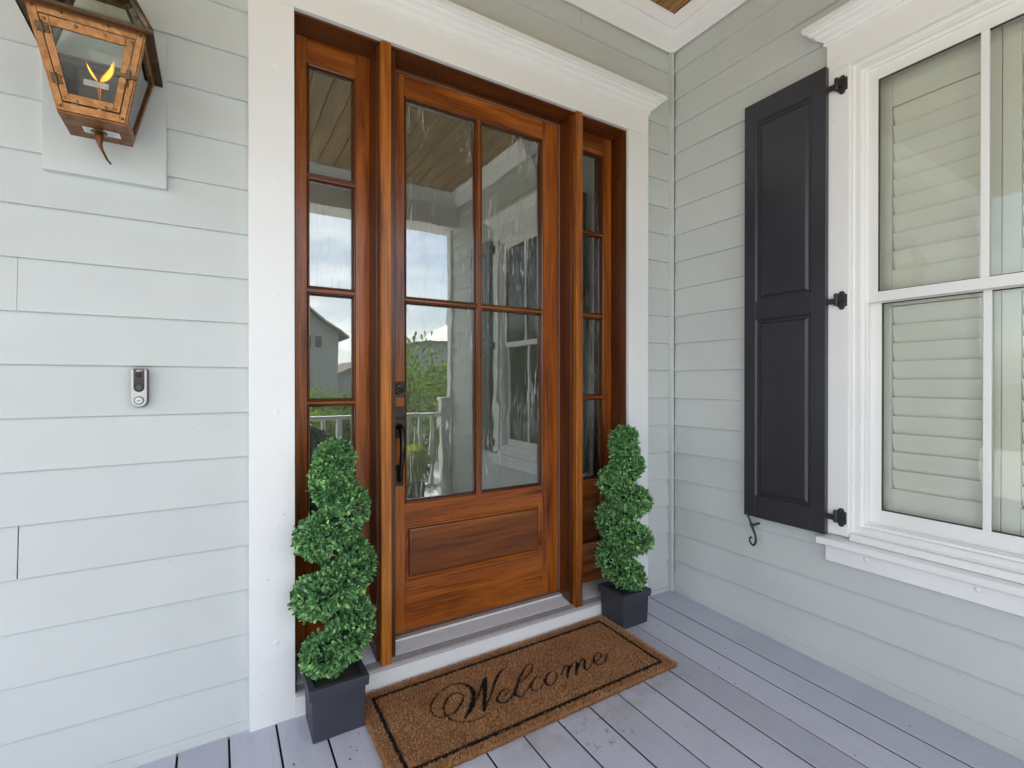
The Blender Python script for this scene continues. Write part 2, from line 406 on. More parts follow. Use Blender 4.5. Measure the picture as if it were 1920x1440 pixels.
# ---- ceiling
ceil = structure('porch_ceiling')
CZ = 3.268
for k in range(37):
    x1 = -.0-.135*k; x0 = x1-.135
    b = MB(); b.box(x0+.0035, x1-.0035, -3.0, .0, CZ, CZ+.018)
    b.build('ceiling_board', M['ceil'], ceil, bevel=.003)
b = MB(); b.box(-5.05, 6.5, -3.35, 4.2, CZ+.03, CZ+.16); b.build('roof_deck', M['soil'], ceil)
CROWN = [(.0, 3.160), (.010, 3.160), (.013, 3.168), (.022, 3.173), (.052, 3.196), (.071, 3.216), (.075, 3.226), (.082, 3.2295), (.090, 3.228), (.127, 3.258), (.130, 3.267), (.0, 3.2675)]
b = MB(lambda s, d, z: (s, d, z))
b.loft([[(x, -o, z) for o, z in CROWN] if x < -1 else [(-o, -o, z) for o, z in CROWN] for x in (-5.0, 0)])
b.build('crown_moulding', M['crown'], ceil)
b = MB(); b.loft([[(-o, -o, z) for o, z in CROWN], [(-o, -2.72+o, z) for o, z in CROWN]]); b.build('crown_moulding', M['crown'], ceil)
b = MB(); b.loft([[(-o, -2.72+o, z) for o, z in CROWN], [(-5.0, -2.72+o, z) for o, z in CROWN]]); b.build('crown_moulding', M['crown'], ceil)
# ---- beam at the porch front
bt = thing('porch_beam', 'white boxed beam across the open front of the porch, behind the camera', 'beam', (-2.3, -2.9, 2.95))
MB().box(-5.0, .15, -3.08, -2.722, 2.95, 3.267).build('beam_face', M['crown'], bt, bevel=.003)
MB().box(-5.0, .15, -2.722, -2.708, 2.93, 2.99).build('beam_trim', M['crown'], bt, bevel=.003)

# ---- walls
LAP = .159
def board(name, par, fn, s0, s1, z, top=None, h=LAP):
    t = (z+h+.012) if top is None else top
    k = (t-z)/h
    j = random.uniform(-.0008, .0008); z0 = z+random.uniform(-.0007, .0007)
    MB(fn).prism([(j, z0), (.0128, z0), (.0138+.0130*k, t), (.0005+.0130*k, t)], s0, s1).build(name, M['siding'], par, bevel=.0008, seg=1)
wa = thing('clapboard_wall', 'pale grey-green clapboard wall round the wooden door', 'wall', (-2.5, .02, 0))
sheath = MB()
sheath.box(-5.0, -2.06, .029, .16, -.05, 3.3); sheath.box(-.362, 0, .029, .16, -.05, 3.3); sheath.box(-2.06, -.362, .029, .16, 2.62, 3.3)
sheath.build('wall_core', M['trim'], wa)
for k in range(17):                                   # left of the door
    z = .168+.1588*k
    if z > 2.70: break
    if k in (8, 3): board('siding_board', wa, mA, -2.809, -2.198, z, h=.1588); board('siding_board', wa, mA, -5.0, -2.8115 if k == 3 else -2.8098, z, h=.1588)
    else: board('siding_board', wa, mA, -5.0, -2.198, z, h=.1588)
board('siding_board', wa, mA, -5.0, -2.198, .168-.152, h=.152)
MB(mA).prism([(-.002, -.032), (.006, -.032), (.006, .0155), (-.002, .0155)], -5.0, -2.198).build('starter_strip', M['siding'], wa, bevel=.001, seg=1)
for k in range(17):                                   # between the door and the corner
    z = 2.727-LAP*k
    board('siding_board', wa, mA, -.222, -.019, z, h=LAP)
board('siding_board', wa, mA, -.222, -.019, .024, h=LAP)
MB(mA).prism([(-.002, -.02), (.006, -.02), (.006, .0235), (-.002, .0235)], -.222, -.019).build('starter_strip', M['siding'], wa, bevel=.001, seg=1)
board('siding_board', wa, mA, -5.0, -.019, 2.7275, top=2.8985)
board('siding_board', wa, mA, -5.0, -.019, 2.886)
board('siding_board', wa, mA, -5.0, -.681, 3.045, top=3.2); board('siding_board', wa, mA, -.679, -.019, 3.045, top=3.2)
MB().box(-.021, -.0005, -.021, .018, deckz(0, 0)-.02, 3.162).build('corner_trim', M['siding'], wa, bevel=.0015)

wb = thing('clapboard_wall', 'pale grey-green clapboard wall that carries the window and the dark shutter', 'wall', (.02, -1.4, 0))
WS0, WS1, WZ0, WZ1 = .868, 1.874, .560, 2.572        # window trim box (s = -y)
END = 2.95
sh = MB(mB)
sh.box(.0, .95, .029, .15, -.1, 3.3); sh.box(1.79, END, .029, .15, -.1, 3.3); sh.box(.95, 1.79, .029, .15, -.1, .56); sh.box(.95, 1.79, .029, .15, 2.575, 3.3)
sh.build('wall_core', M['trim'], wb)
for k in range(20):
    z = 3.043-LAP*k
    top = 3.2 if k == 0 else None
    if z+LAP < WZ0 or z > WZ1: board('siding_board', wb, mB, .0215, END-.09, z, top=top)
    else:
        board('siding_board', wb, mB, .0215, WS0+.012, z, top=top); board('siding_board', wb, mB, WS1-.012, END-.09, z, top=top)
b = MB(); 
pts = []
for y in (-.0215, -END+.09):
    for dx, dz in ((-.003, -.012), (.006, -.012), (.006, .0215), (-.003, .0215)): pts.append((dx, y, (deckz(0, y)-.004) if dz < 0 else .0215))
b.add(pts, [(0,1,2,3),(4,7,6,5),(0,4,5,1),(1,5,6,2),(2,6,7,3),(3,7,4,0)]); b.build('starter_strip', M['siding'], wb, bevel=.001, seg=1)
MB(mB).box(END-.09, END+.01, -.022, .02, -.12, 2.95).build('corner_board', M['trim'], wb, bevel=.002)
# rest of the house beyond the two walls, so that it shades the porch as it does in reality
hb = thing('house_wing', 'grey-green end of the house that closes the porch on the window side', 'building', (3, -2.95, -.6))
MB().box(.02, 6, -2.955, -2.90, -.6, 3.29).build('wall', M['siding'], hb)
MB().box(5.95, 6, -2.9, 4, -.6, 3.29).build('wall', M['siding'], hb)
# dim rooms behind the glass
M['room'] = plain('room_wall', (.30, .29, .26), .8)
def room(name, x0, x1, y0, y1, z0, z1):
    o = MB().box(x0, x1, y0, y1, z0, z1).build(name, M['room']); o['kind'] = 'structure'
room('hall', -3.2, -.02, .161, 3.8, .05, 2.95)
room('dining_room', .151, 3.6, -2.88, .155, .05, 2.95)

# ================================================================== DOOR SURROUND
CASE = -.020
CORN = [(0, 0), (.007, .0), (.010, .004), (.010, .010), (.006, .014), (.010, .019), (.018, .026), (.028, .031), (.034, .038), (.036, .046), (.046, .050), (.052, .056), (.054, .062), (.062, .064), (.062, .069), (.070, .071), (.071, .090), (.0, .094)]
def cornice(fn, s0, s1, z, par, face=CASE):
    b = MB(fn)
    b.loft([[(s0-o, .012, z+h) for o, h in CORN], [(s0-o, face-o, z+h) for o, h in CORN], [(s1+o, face-o, z+h) for o, h in CORN], [(s1+o, .012, z+h) for o, h in CORN]])
    return b.build('cornice', M['trim'], par)
dc = thing('door_casing', 'wide white painted casing with cornice round the mahogany entrance', 'door casing', (-1.21, 0, 0))
def plug(par, fn, s, z, face=CASE, r=.0105):
    MB(fn).cyl((s, face+.003, z), 1, r, -.0045, 14).build('plug', M['trim'], par, bevel=.0012)
cl = MB().box(-2.207, -2.057, CASE, .012, deckz(-2.1, 0)-.005, 2.6155).build('side_casing', M['trim'], dc, bevel=.002)
cr_ = MB().box(-.364, -.2135, CASE, .012, deckz(-.3, 0)-.004, 2.6155).build('side_casing', M['trim'], dc, bevel=.002)
MB().box(-2.207, -.2135, CASE, .012, 2.6165, 2.742).build('head_casing', M['trim'], dc, bevel=.002)
cornice(mA, -2.207, -.2135, 2.737, dc)
for z in (2.381, 1.961, 1.545, 1.120, .700, .275): plug(cl, mA, -2.1205, z)
for z in (2.395, 1.974, 1.55, 1.12): plug(cr_, mA, -.2965, z)

YD = .115                                            # face of door and sidelights
df = thing('door_frame', 'varnished mahogany frame with two mullion posts between the door and its sidelights', 'door frame', (-1.21, .05, .1))
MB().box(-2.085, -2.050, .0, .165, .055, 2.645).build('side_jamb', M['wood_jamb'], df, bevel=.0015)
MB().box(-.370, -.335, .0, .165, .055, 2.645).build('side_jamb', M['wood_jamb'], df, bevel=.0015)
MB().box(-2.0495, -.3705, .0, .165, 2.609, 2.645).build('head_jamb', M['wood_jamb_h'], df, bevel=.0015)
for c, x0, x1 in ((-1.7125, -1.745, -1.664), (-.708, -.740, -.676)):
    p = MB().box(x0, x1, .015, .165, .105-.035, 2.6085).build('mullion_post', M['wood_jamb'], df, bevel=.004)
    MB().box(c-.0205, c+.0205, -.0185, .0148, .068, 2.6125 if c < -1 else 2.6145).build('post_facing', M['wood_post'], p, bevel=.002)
MB().box(-1.663, -.741, .108, .119, 2.594, 2.6085).build('door_stop', M['wood_jamb_h'], df, bevel=.001)
ws = MB(); ws.box(-.7435, -.7402, .1075, .116, .112, 2.594); ws.box(-1.66, -.7436, .1075, .116, 2.5905, 2.594)
ws.build('weather_strip', M['weather'], df, bevel=.001)

# three nail holes seen in the right jamb
for z in (2.36, 2.345, 2.33): MB().cyl((-.3702, .055, z), 0, .0022, -.0006, 8).build('nail_hole', M['brass'], df)

BEAD = [(-.001, YD+.001), (.0, YD-.0035), (.003, YD-.0055), (.007, YD-.0035), (.010, YD+.004), (.0125, YD+.012), (.0125, YD+.020)]
def lite(par, s0, s1, z0, z1, gm, wm):
    """moulded bead round the opening (s0.. are glass edges) and the pane"""
    MB().rings(s0-.0125, s1+.0125, z0-.0125, z1+.0125, BEAD).build('glazing_bead', M['wood_bead'], par)
    return MB().box(s0-.004, s1+.004, YD+.017, YD+.021, z0-.004, z1+.004).build('pane', gm, par)
def raised_panel(par, s0, s1, z0, z1):
    prof = [(-.001, YD+.001), (.0, YD-.001), (.004, YD-.001), (.008, YD+.006), (.013, YD+.012), (.0195, YD+.0125), (.020, YD+.021), (.0245, YD+.021), (.025, YD+.0075), (.029, YD+.006)]
    MB().rings(s0, s1, z0, z1, prof[:6]).build('panel_moulding', M['wood_h'], par)
    MB().rings(s0, s1, z0, z1, prof[5:], fill=True).build('panel', M['wood_panel'], par)

def sidelight(x0, label):
    """x0: left edge; 0.305 wide"""
    x1 = x0+.305; t = thing('sidelight', label, 'sidelight', (x0+.15, YD, .1), 'sidelights beside the front door')
    g0, g1 = x0+.068, x1-.072
    Z = [(2.073, 2.4925), (1.618, 2.040), (1.1615, 1.579), (.700, 1.126)]
    MB().box(x0, g0-.0125, YD, YD+.045, .117, 2.608).build('stile', M['wood_v'], t, bevel=.0012)
    MB().box(g1+.0125, x1, YD, YD+.045, .117, 2.608).build('stile', M['wood_v'], t, bevel=.0012)
    a, b_ = g0-.0122, g1+.0122
    for z0, z1 in ((2.505, 2.608), (.600, .6875), (.117, .333)): MB().box(a, b_, YD, YD+.045, z0, z1).build('rail', M['wood_h'], t, bevel=.0008)
    for i in range(3): MB().box(a, b_, YD+.0015, YD+.045, Z[i+1][1]+.0125, Z[i][0]-.0125).build('muntin', M['wood_h'], t, bevel=.0008)
    for z0, z1 in Z: lite(t, g0, g1, z0, z1, M['side_glass'], M['wood_v'])
    raised_panel(t, a, b_, .333, .600)
    return t
sidelight(-2.0498, 'narrow four-pane mahogany sidelight left of the door, beside the handle')
sidelight(-.6755, 'narrow four-pane mahogany sidelight right of the door, nearest the corner')

# ---- front door
dr = thing('front_door', 'varnished mahogany front door with four glass lites over one raised panel', 'door', (-1.2, YD, .117))
DX0, DX1 = -1.662, -.7445
C0, C1, C2, C3 = -1.578, -1.241, -1.199, -.860
for a, b_ in ((DX0, -1.5906), (-.8474, DX1)): MB().box(a, b_, YD, YD+.045, .117, 2.5895).build('stile', M['wood_v'], dr, bevel=.0012)
a, b_ = -1.5902, -.8478
for z0, z1 in ((2.4935, 2.5895), (.5905, .6875), (.117, .3325)): MB().box(a, b_, YD, YD+.045, z0, z1).build('rail', M['wood_h'], dr, bevel=.0008)
MB().box(C1+.0125, C2-.0125, YD+.0005, YD+.04, .6878, 2.4932).build('muntin', M['wood_v'], dr, bevel=.0008)
for s0, s1 in ((a, C1+.0123), (C2-.0123, b_)): MB().box(s0, s1, YD+.001, YD+.04, 1.5885, 1.5985).build('muntin', M['wood_h'], dr, bevel=.0008)
for s0, s1 in ((C0, C1), (C2, C3)):
    for z0, z1 in ((.700, 1.576), (1.611, 2.481)): lite(dr, s0, s1, z0, z1, M['door_glass'], M['wood_h'])
raised_panel(dr, a, b_, .3325, .5905)
# handle set
HX = -1.6185
db = MB(); db.box(HX-.0275, HX+.0275, YD-.007, YD+.001, 1.161, 1.229)
dbo = db.build('deadbolt_plate', M['bronze'], dr, bevel=.002)
MB().cyl((HX, YD-.006, 1.195), 1, .0225, -.014, 24, r2=.0205).build('cylinder_ring', M['bronze'], dbo, bevel=.0015)
MB().cyl((HX, YD-.0205, 1.195), 1, .0125, -.0012, 20).build('key_cylinder', M['iron'], dbo)
hp = MB().box(HX-.0275, HX+.0275, YD-.008, YD+.001, .982, 1.119).build('handle_plate', M['bronze'], dr, bevel=.002)
lat = MB(); lat.box(HX-.004, HX+.004, YD-.03, YD-.006, 1.066, 1.074); lat.box(HX-.017, HX+.017, YD-.037, YD-.024, 1.069, 1.0745)
lat.build('thumb_latch', M['bronze'], hp, bevel=.002)
lp = MB().box(HX-.022, HX+.020, YD-.008, YD+.001, .770, .864).build('lower_plate', M['bronze'], dr, bevel=.002)
gp = [(HX-.004, YD-.004, 1.028), (HX-.002, YD-.026, 1.032), (HX, YD-.046, 1.022), (HX, YD-.056, .996), (HX, YD-.058, .960), (HX, YD-.052, .915), (HX, YD-.040, .870), (HX, YD-.030, .832), (HX+.001, YD-.024, .808), (HX+.001, YD-.014, .797), (HX+.001, YD-.004, .799)]
MB().tube(gp, [.0125, .0125, .0135, .0135, .0125, .0110, .0100, .0098, .0108, .0105, .010], 14).build('grip', M['bronze'], dr)

# ---- threshold
th = thing('door_threshold', 'ribbed aluminium sill on a white riser under the door', 'door sill', (-1.21, .03, 0))
Y0, Z0, Y1, Z1 = .135, .1045, .018, .0790
b = MB(); n = 17
prof = [(Y0, .06)]
for i in range(n):
    t0 = i/n; t1 = (i+.5)/n
    for t_, dz in ((t0, 0), (t0+.08/n, .0024), (t1, .0024), (t1+.08/n, 0)):
        prof.append((Y0+(Y1-Y0)*t_, Z0+(Z1-Z0)*t_+dz))
prof += [(Y1, Z1), (Y1, .06)]
b.prism([(d, z) for d, z in prof], -2.0498, -.3703)
b.build('ribbed_plate', M['sill'], th)
MB().prism([(.0178, .0785), (.0178, .058), (-.014, .058), (-.014, .0705)], -2.0498, -.3703).build('worn_strip', M['sill_dark'], th, bevel=.0008)
MB().prism([(-.0142, .0715), (-.0142, .058), (-.028, .058), (-.0300, .0665), (-.027, .0685)], -2.0562, -.3648).build('nosing', M['sill'], th, bevel=.001)
MB().box(-1.661, -.7405, .098, .114, .1005, .1150).build('door_sweep', M['weather'], th, bevel=.001)
MB().box(-1.661, -.7405, .090, .0978, .0965, .1035).build('sill_cap', M['trim2'], th, bevel=.0015)
MB().box(-2.0565, -.3645, -.0245, .012, -.045, .0655).build('riser_board', M['trim'], th, bevel=.001)
# ================================================================== WINDOW, SHUTTER
wt = thing('window', 'white double-hung window with louvred shutters behind its panes', 'window', (0, -1.37, .5))
SC = 1.371                                           # centre muntin
def mir(a, b): return 2*SC-b, 2*SC-a
ca = MB(mB).box(WS0, .957, CASE, .03, .571, 2.5705).build('side_casing', M['trim'], wt, bevel=.002)
MB(mB).box(2*SC-.957, WS1, CASE, .03, .571, 2.5705).build('side_casing', M['trim'], wt, bevel=.002)
hd = MB(mB).box(WS0, WS1, CASE, .03, 2.5712, 2.698).build('head_casing', M['trim'], wt, bevel=.002)
cornice(mB, WS0, WS1, 2.693, wt)
for s in (.925, 1.37, 1.81): plug(hd, mB, s, 2.618)
S0, S1 = .957, 2*SC-.957
# vinyl frame: stepped brickmould then inner channel
MB(mB).rings(S0+.0005, S1-.0005, .5855, 2.5700, [(0, .06), (0, -.003), (.010, -.006), (.014, .0), (.033, .0), (.036, .012), (.046, .014), (.047, .026), (.050, .028), (.050, .085), (.0, .085)]).build('window_frame', M['trim2'], wt)
ap = MB(mB).box(WS0-.002, WS1+.002, CASE+.0, .012, .448, .5195).build('apron', M['trim'], wt, bevel=.003)
for s in (1.024, 1.370, 1.716): MB(mB).dome((s, CASE, .498), 1, .0105, -.004, 16, 3).build('plug', M['trim'], ap)
MB(mB).prism([(.02, .520), (-.044, .520), (-.047, .523), (-.047, .545), (-.044, .548), (.02, .561)], WS0-.028, WS1+.028).build('sill_nosing', M['trim'], wt, bevel=.0015)
MB(mB).prism([(.03, .562), (-.019, .5575), (-.019, .581), (-.015, .5865), (-.009, .5865), (-.005, .5815), (.03, .5865)], S0+.004, S1-.004).build('sill_fillet', M['trim2'], wt, bevel=.001)
MB(mB).prism([(.09, .607), (.09, .57), (-.004, .57), (-.004, .5815), (.055, .6045)], S0+.0505, S1-.0505).build('sill_slope', M['sill_vinyl'], wt, bevel=.001)
MB(mB).box(S0+.052, S1-.052, .066, .085, .600, .612).build('sill_gap_strip', M['gasket'], wt)  # dark strip added in place of the shaded gap under the sash
def sash(z0, z1, d, stile, bot, top, gz0, gz1, g0, label=None):
    p = structure  # (sash pieces are parts of the window)
    a, b_ = S0+.0502+(0 if d < .05 else -.002), S1-.0502-(0 if d < .05 else -.002)
    f = MB(mB)
    f.box(a, g0, d, d+.03, z0, z1); f.box(2*SC-g0, b_, d, d+.03, z0, z1); f.box(g0, 2*SC-g0, d, d+.03, z0, gz0); f.box(g0, 2*SC-g0, d, d+.03, gz1, z1)
    s_ = f.build('sash', M['trim2'], wt, bevel=.0015)
    MB(mB).rings(g0-.001, 2*SC-g0+.001, gz0-.001, gz1+.001, [(0, d+.002), (.0045, d+.010), (.0045, d+.014)]).build('gasket', M['gasket'], s_)
    MB(mB).box(SC-.0115, SC+.0115, d-.002, d+.012, gz0-.001, gz1+.001).build('muntin', M['trim2'], s_, bevel=.002)
    for q0, q1 in ((g0-.001, SC), (SC, 2*SC-g0+.001)):
        MB(mB).box(q0, q1, d+.013, d+.016, gz0-.001, gz1+.001).build('pane', M['win_glass'], s_)
sash(1.559, 2.545, .028, 0, 0, 0, 1.6005, 2.4755, 1.043)
sash(.6095, 1.598, .0605, 0, 0, 0, .693, 1.556, 1.0445)

def louvred(s0, s1, label):
    t = thing('plantation_shutter', label, 'interior shutter', mB((s0+s1)/2, .13, .6), 'louvred shutters behind the window')
    D = .118
    MB(mB).box(s0, s0+.0495, D, D+.028, .60, 2.56).build('stile', M['louvre'], t, bevel=.002)
    MB(mB).box(s1-.0495, s1, D, D+.028, .60, 2.56).build('stile', M['louvre'], t, bevel=.002)
    a, b_ = s0+.050, s1-.050
    for z0, z1 in ((2.379, 2.56), (1.546, 1.6985), (.60, .7785)): MB(mB).box(a, b_, D+.002, D+.028, z0, z1).build('rail', M['louvre'], t, bevel=.002)
    def run(z0, z1, n):
        p = (z1-z0)/n
        for i in range(n):
            zb = z0+p*i
            # closed louvre: the upper edge comes forward over the lower edge of the one above
            MB(mB).loft([[(s, D+d, zb+h*p) for d, h in ((.034, -.14), (.0270, .03), (.0180, .30), (.0110, .60), (.0050, .93), (.0055, .985), (.0090, 1.0), (.019, .6), (.031, .14))] for s in (a+.0015, b_-.0015)]).build('louvre', M['louvre'], t)
    run(1.702, 2.377, 9); run(.782, 1.5435, 10)
    return t
louvred(1.0075, 1.3925, 'white louvred shutter panel behind the near panes, next to the dark exterior shutter')
louvred(1.3945, 1.735, 'white louvred shutter panel behind the farther panes, past the centre muntin')

# ---- exterior shutter
def ext_shutter(s0, label, hinge_side=1):
    s1 = s0+.380; t = thing('exterior_shutter', label, 'shutter', mB((s0+s1)/2, -.03, .57), 'dark panelled shutters beside the window')
    F, Bk = -.045, -.0145
    w_ = .058
    for a, b_ in ((s0, s0+w_), (s1-w_, s1)): MB(mB).box(a, b_, F, Bk, .565, 2.5955).build('stile', M['navy'], t, bevel=.0015)
    a, b_ = s0+w_+.0003, s1-w_-.0003
    for z0, z1 in ((2.502, 2.5955), (1.5355, 1.6205), (.565, .668)): MB(mB).box(a, b_, F, Bk, z0, z1).build('rail', M['navy'], t, bevel=.001)
    for z0, z1 in ((1.6205, 2.502), (.668, 1.5355)):
        MB(mB).rings(a-.0005, b_+.0005, z0-.0005, z1+.0005, [(0, F+.001), (.003, F+.003), (.006, F+.0045), (.010, F+.012), (.019, F+.0125), (.0285, F+.0045), (.030, F+.0040)], fill=True).build('panel', M['navy'], t)
    for z in (2.492, 1.574, .647):
        h = MB(mB); e = s1 if hinge_side > 0 else s0; k = hinge_side
        h.box(min(e-.01*k, e+.040*k), max(e-.01*k, e+.040*k), -.040, -.0345, z-.012, z+.012)
        hh = h.build('hinge', M['iron'], t, bevel=.001)
        MB(mB).cyl((e+.040*k, -.0385, z-.020), 2, .0085, .052, 14).build('barrel', M['iron'], hh, bevel=.001)
        pl = MB(mB); c = e+.056*k
        pl.box(c-.019, c+.019, CASE-.006, CASE+.0005, z-.024, z+.028)
        pl.cyl((c-.001, CASE-.0055, z+.030), 1, .012, .0058, 14); pl.cyl((c-.001, CASE-.0055, z-.026), 1, .012, .0058, 14)
        pl.box(min(e+.040*k, c), max(e+.040*k, c), -.036, CASE-.005, z-.003, z+.026)
        pl.build('plate', M['iron'], hh, bevel=.001)
        for ds, dz in ((-.001, .032), (.012, -.016), (-.012, -.022)): MB(mB).dome((c+ds, CASE-.006, z+dz), 1, .0034, -.002, 8, 2).build('screw', M['dark_grey'], hh)
    return t
ext_shutter(.4965, 'charcoal two-panel shutter hung between the corner and the white window')
ext_shutter(1.905, 'charcoal two-panel shutter on the far side of the window, outside the picture', -1)
# S-shaped holdback
hk = thing('shutter_holdback', 'black wrought-iron S-hook below the lower corner of the dark shutter', 'shutter dog', mB(.535, -.02, .50))
def sp(p): return [mB(*q) for q in p]
hb_ = [(.538, -.052, .600), (.529, -.054, .606), (.520, -.054, .598), (.517, -.053, .585), (.520, -.050, .566), (.529, -.046, .545), (.536, -.044, .522), (.546, -.044, .500), (.556, -.044, .478), (.560, -.044, .455), (.556, -.044, .434), (.546, -.044, .424), (.534, -.044, .428), (.526, -.044, .442), (.527, -.044, .456), (.534, -.044, .462), (.540, -.044, .456)]
MB().tube(sp(hb_), [.003, .0036, .004, .0042, .0045, .0052, .0068, .0062, .0054, .0054, .0054, .0054, .005, .0046, .0042, .0040, .0036], 10, flat=1.0).build('hook', M['iron'], hk)
MB(mB).cyl((.5365, -.047, .521), 1, .0105, .012, 14).build('boss', M['iron'], hk, bevel=.002)
MB(mB).cyl((.548, -.040, .5255), 1, .0055, .041, 12).build('pivot_pin', M['iron'], hk)

# ================================================================== LANTERN
M['copper_brown'] = metal('brown_copper', (.16, .07, .035), (.30, .135, .06), .45, 26, (.09, .07, .045))
LX, LYc, LZ0, LZ1 = -2.598, -.158, 1.960, 2.205
bk = thing('mounting_block', 'flat grey-green mounting board on the siding behind the lantern', 'mounting board', (-2.6, 0, 1.87))
MB().box(-2.751, -2.4455, -.0145, .012, 1.866, 2.36).build('board', M['siding'], bk, bevel=.0012)
ln = thing('gas_lantern', 'aged copper gas lantern with two yellow flames mounted on the wall', 'lantern', (LX, LYc, LZ0))
HB, HT = .0705, .1225
def lf(side, s, t, d=0.0):
    """point on a tapered face: s in -1..1 across, t 0..1 up, d outward; side 0 front,1 right,2 back,3 left"""
    h = HB+(HT-HB)*t; z = LZ0+(LZ1-LZ0)*t; q = h+d
    x, y = {0: (s*h, -q), 1: (q, s*h), 2: (-s*h, q), 3: (-q, -s*h)}[side]
    return (LX+x, LYc+y, z)
def face_bar(side, a, b_, th_=.004, off=0.0):
    """quad prism on a face, a=(s0,t0,s1,t1) lower-left/right etc. given as 4 (s,t) corners"""
    m_ = MB(); lo = [lf(side, s, t, off) for s, t in a]; hi = [lf(side, s, t, off+th_) for s, t in a]
    return m_.loft([lo, hi])
W = .155; H = .085
for side in range(4):
    for q in ([(-1, 0), (-1+W*1.25, 0), (-1+W*.85, 1), (-1, 1)], [(1-W*1.25, 0), (1, 0), (1, 1), (1-W*.85, 1)]):
        face_bar(side, q, None).build('corner_post', M['copper'] if side != 2 else M['copper_dark'], ln, bevel=.0008, seg=1)
    for q in ([(-1+W*1.2, 0), (1-W*1.2, 0), (1-W*1.2, H), (-1+W*1.2, H)], [(-1+W*.85, 1-.10), (1-W*.85, 1-.10), (1-W*.85, 1), (-1+W*.85, 1)]):
        face_bar(side, q, None).build('frame_rail', M['copper'] if side != 2 else M['copper_dark'], ln, bevel=.0008, seg=1)
    if side: face_bar(side, [(-1+W, .05), (1-W, .05), (1-W*.8, .92), (-1+W*.8, .92)], None, .0015, -.004).build('glass_pane', M['lamp_side'], ln)
# hinged front door of the lantern
ldr = MB()
i0, i1, j0, j1 = W*1.35, W*.98, H+.012, .888
for q in ([(-1+i0, j0), (-1+i0+.20, j0), (-1+i1+.155, j1), (-1+i1, j1)], [(1-i0-.20, j0), (1-i0, j0), (1-i1, j1), (1-i1-.155, j1)],
          [(-1+i0+.195, j0), (1-i0-.195, j0), (1-i0-.190, j0+.085), (-1+i0+.190, j0+.085)], [(-1+i1+.165, j1-.085), (1-i1-.165, j1-.085), (1-i1-.16, j1), (-1+i1+.16, j1)]):
    lo = [lf(0, s, t, .0005) for s, t in q]; hi = [lf(0, s, t, .0055) for s, t in q]; ldr.loft([lo, hi])
ld = ldr.build('lantern_door', M['copper'], ln, bevel=.0006, seg=1)
face_bar(0, [(-1+i0+.17, j0+.06), (1-i0-.17, j0+.06), (1-i1-.13, j1-.06), (-1+i1+.13, j1-.06)], None, .0015, -.001).build('glass_pane', M['lamp_glass'], ld)
for t_ in (.30, .765):
    hn = MB(); s_ = -1+(W*1.30+(W*.92-W*1.30)*t_)
    for k in (-1, 1):
        q = [(s_+k*.015, t_-.045), (s_+k*.135, t_-.045), (s_+k*.13, t_+.045), (s_+k*.015, t_+.045)]
        if k < 0: q = [q[1], q[0], q[3], q[2]]
        hn.loft([[lf(0, s, t, .0057) for s, t in q], [lf(0, s, t, .0075) for s, t in q]])
    hn.tube([lf(0, s_, t_-.055, .008), lf(0, s_-.004, t_+.055, .008)], .0034, 10)
    ho = hn.build('hinge', M['copper_dark'], ld, bevel=.0003, seg=1)
    for ds in (-.10, .10):
        for dt in (-.028, .028): MB().dome(lf(0, s_+ds, t_+dt, .0073), 1, .0036, -.0022, 8, 2).build('hinge_rivet', M['copper'], ld)
for s_, t_ in ((-.72, .13), (.66, .13), (-.40, .12), (.40, .12), (-.77, .855), (.80, .855), (-.22, .855), (.30, .855)): MB().dome(lf(0, s_, t_, .0055), 1, .0042, -.0025, 10, 2).build('rivet', M['copper'], ld)
for s_, t_ in ((-.90, .045), (.90, .045), (-.93, .95), (.93, .95), (-.45, .955), (.35, .955)): MB().dome(lf(0, s_, t_, .004), 1, .0040, -.0025, 10, 2).build('rivet', M['copper_dark'], ln)
lt = MB()
lt.loft([[lf(0, s, t, .0062) for s, t in ((.60, .475), (1.08, .475), (1.08, .515), (.60, .515))], [lf(0, s, t, .0095) for s, t in ((.60, .475), (1.08, .475), (1.08, .515), (.60, .515))]])
lt.loft([[lf(0, s, t, .0096) for s, t in ((.80, .455), (.90, .455), (.90, .56), (.80, .56))], [lf(0, s, t, .0125) for s, t in ((.80, .455), (.90, .455), (.90, .56), (.80, .56))]])
lt.tube([lf(0, .86, .44, .010), lf(0, .88, .40, .012), lf(0, .84, .375, .012), lf(0, .82, .405, .011)], .0022, 8)
lt.build('latch', M['copper_dark'], ld, bevel=.0004, seg=1)
# floor of the lantern, label, pipe
bt_ = MB().box(LX-HB-.003, LX+HB+.003, LYc-HB-.003, LYc+HB+.003, LZ0-.006, LZ0-.0005).build('bottom_plate', M['copper_brown'], ln, bevel=.001)
sk = MB().box(LX-.033, LX+.050, LYc-.010, LYc+.026, LZ0-.0072, LZ0-.0062).build('sticker', M['sticker'], ln)
ik = MB()
for i in range(5): ik.box(LX-.029+.0 if i else LX-.029, LX+.045-.01*(i % 2), LYc-.006+.0062*i, LYc-.0036+.0062*i, LZ0-.0076, LZ0-.0073)
ik.build('print', M['sticker_ink'], sk)
MB().cyl((LX+.002, LYc+.006, LZ0-.010), 2, .019, .004, 20).build('pipe_collar', M['copper_dark'], ln, bevel=.001)
pp = [(LX+.002, LYc+.006, LZ0+.0), (LX+.002, LYc+.007, LZ0-.028), (LX+.003, LYc+.010, LZ0-.040), (LX+.006, LYc+.018, LZ0-.052), (LX+.011, LYc+.033, LZ0-.062), (LX+.014, LYc+.048, LZ0-.068), (LX+.020, LYc+.062, LZ0-.074)]
MB().tube(pp, [.0095, .0095, .0062, .0038, .0034, .0032, .0030], 12).build('gas_pipe', M['copper_brown'], ln)
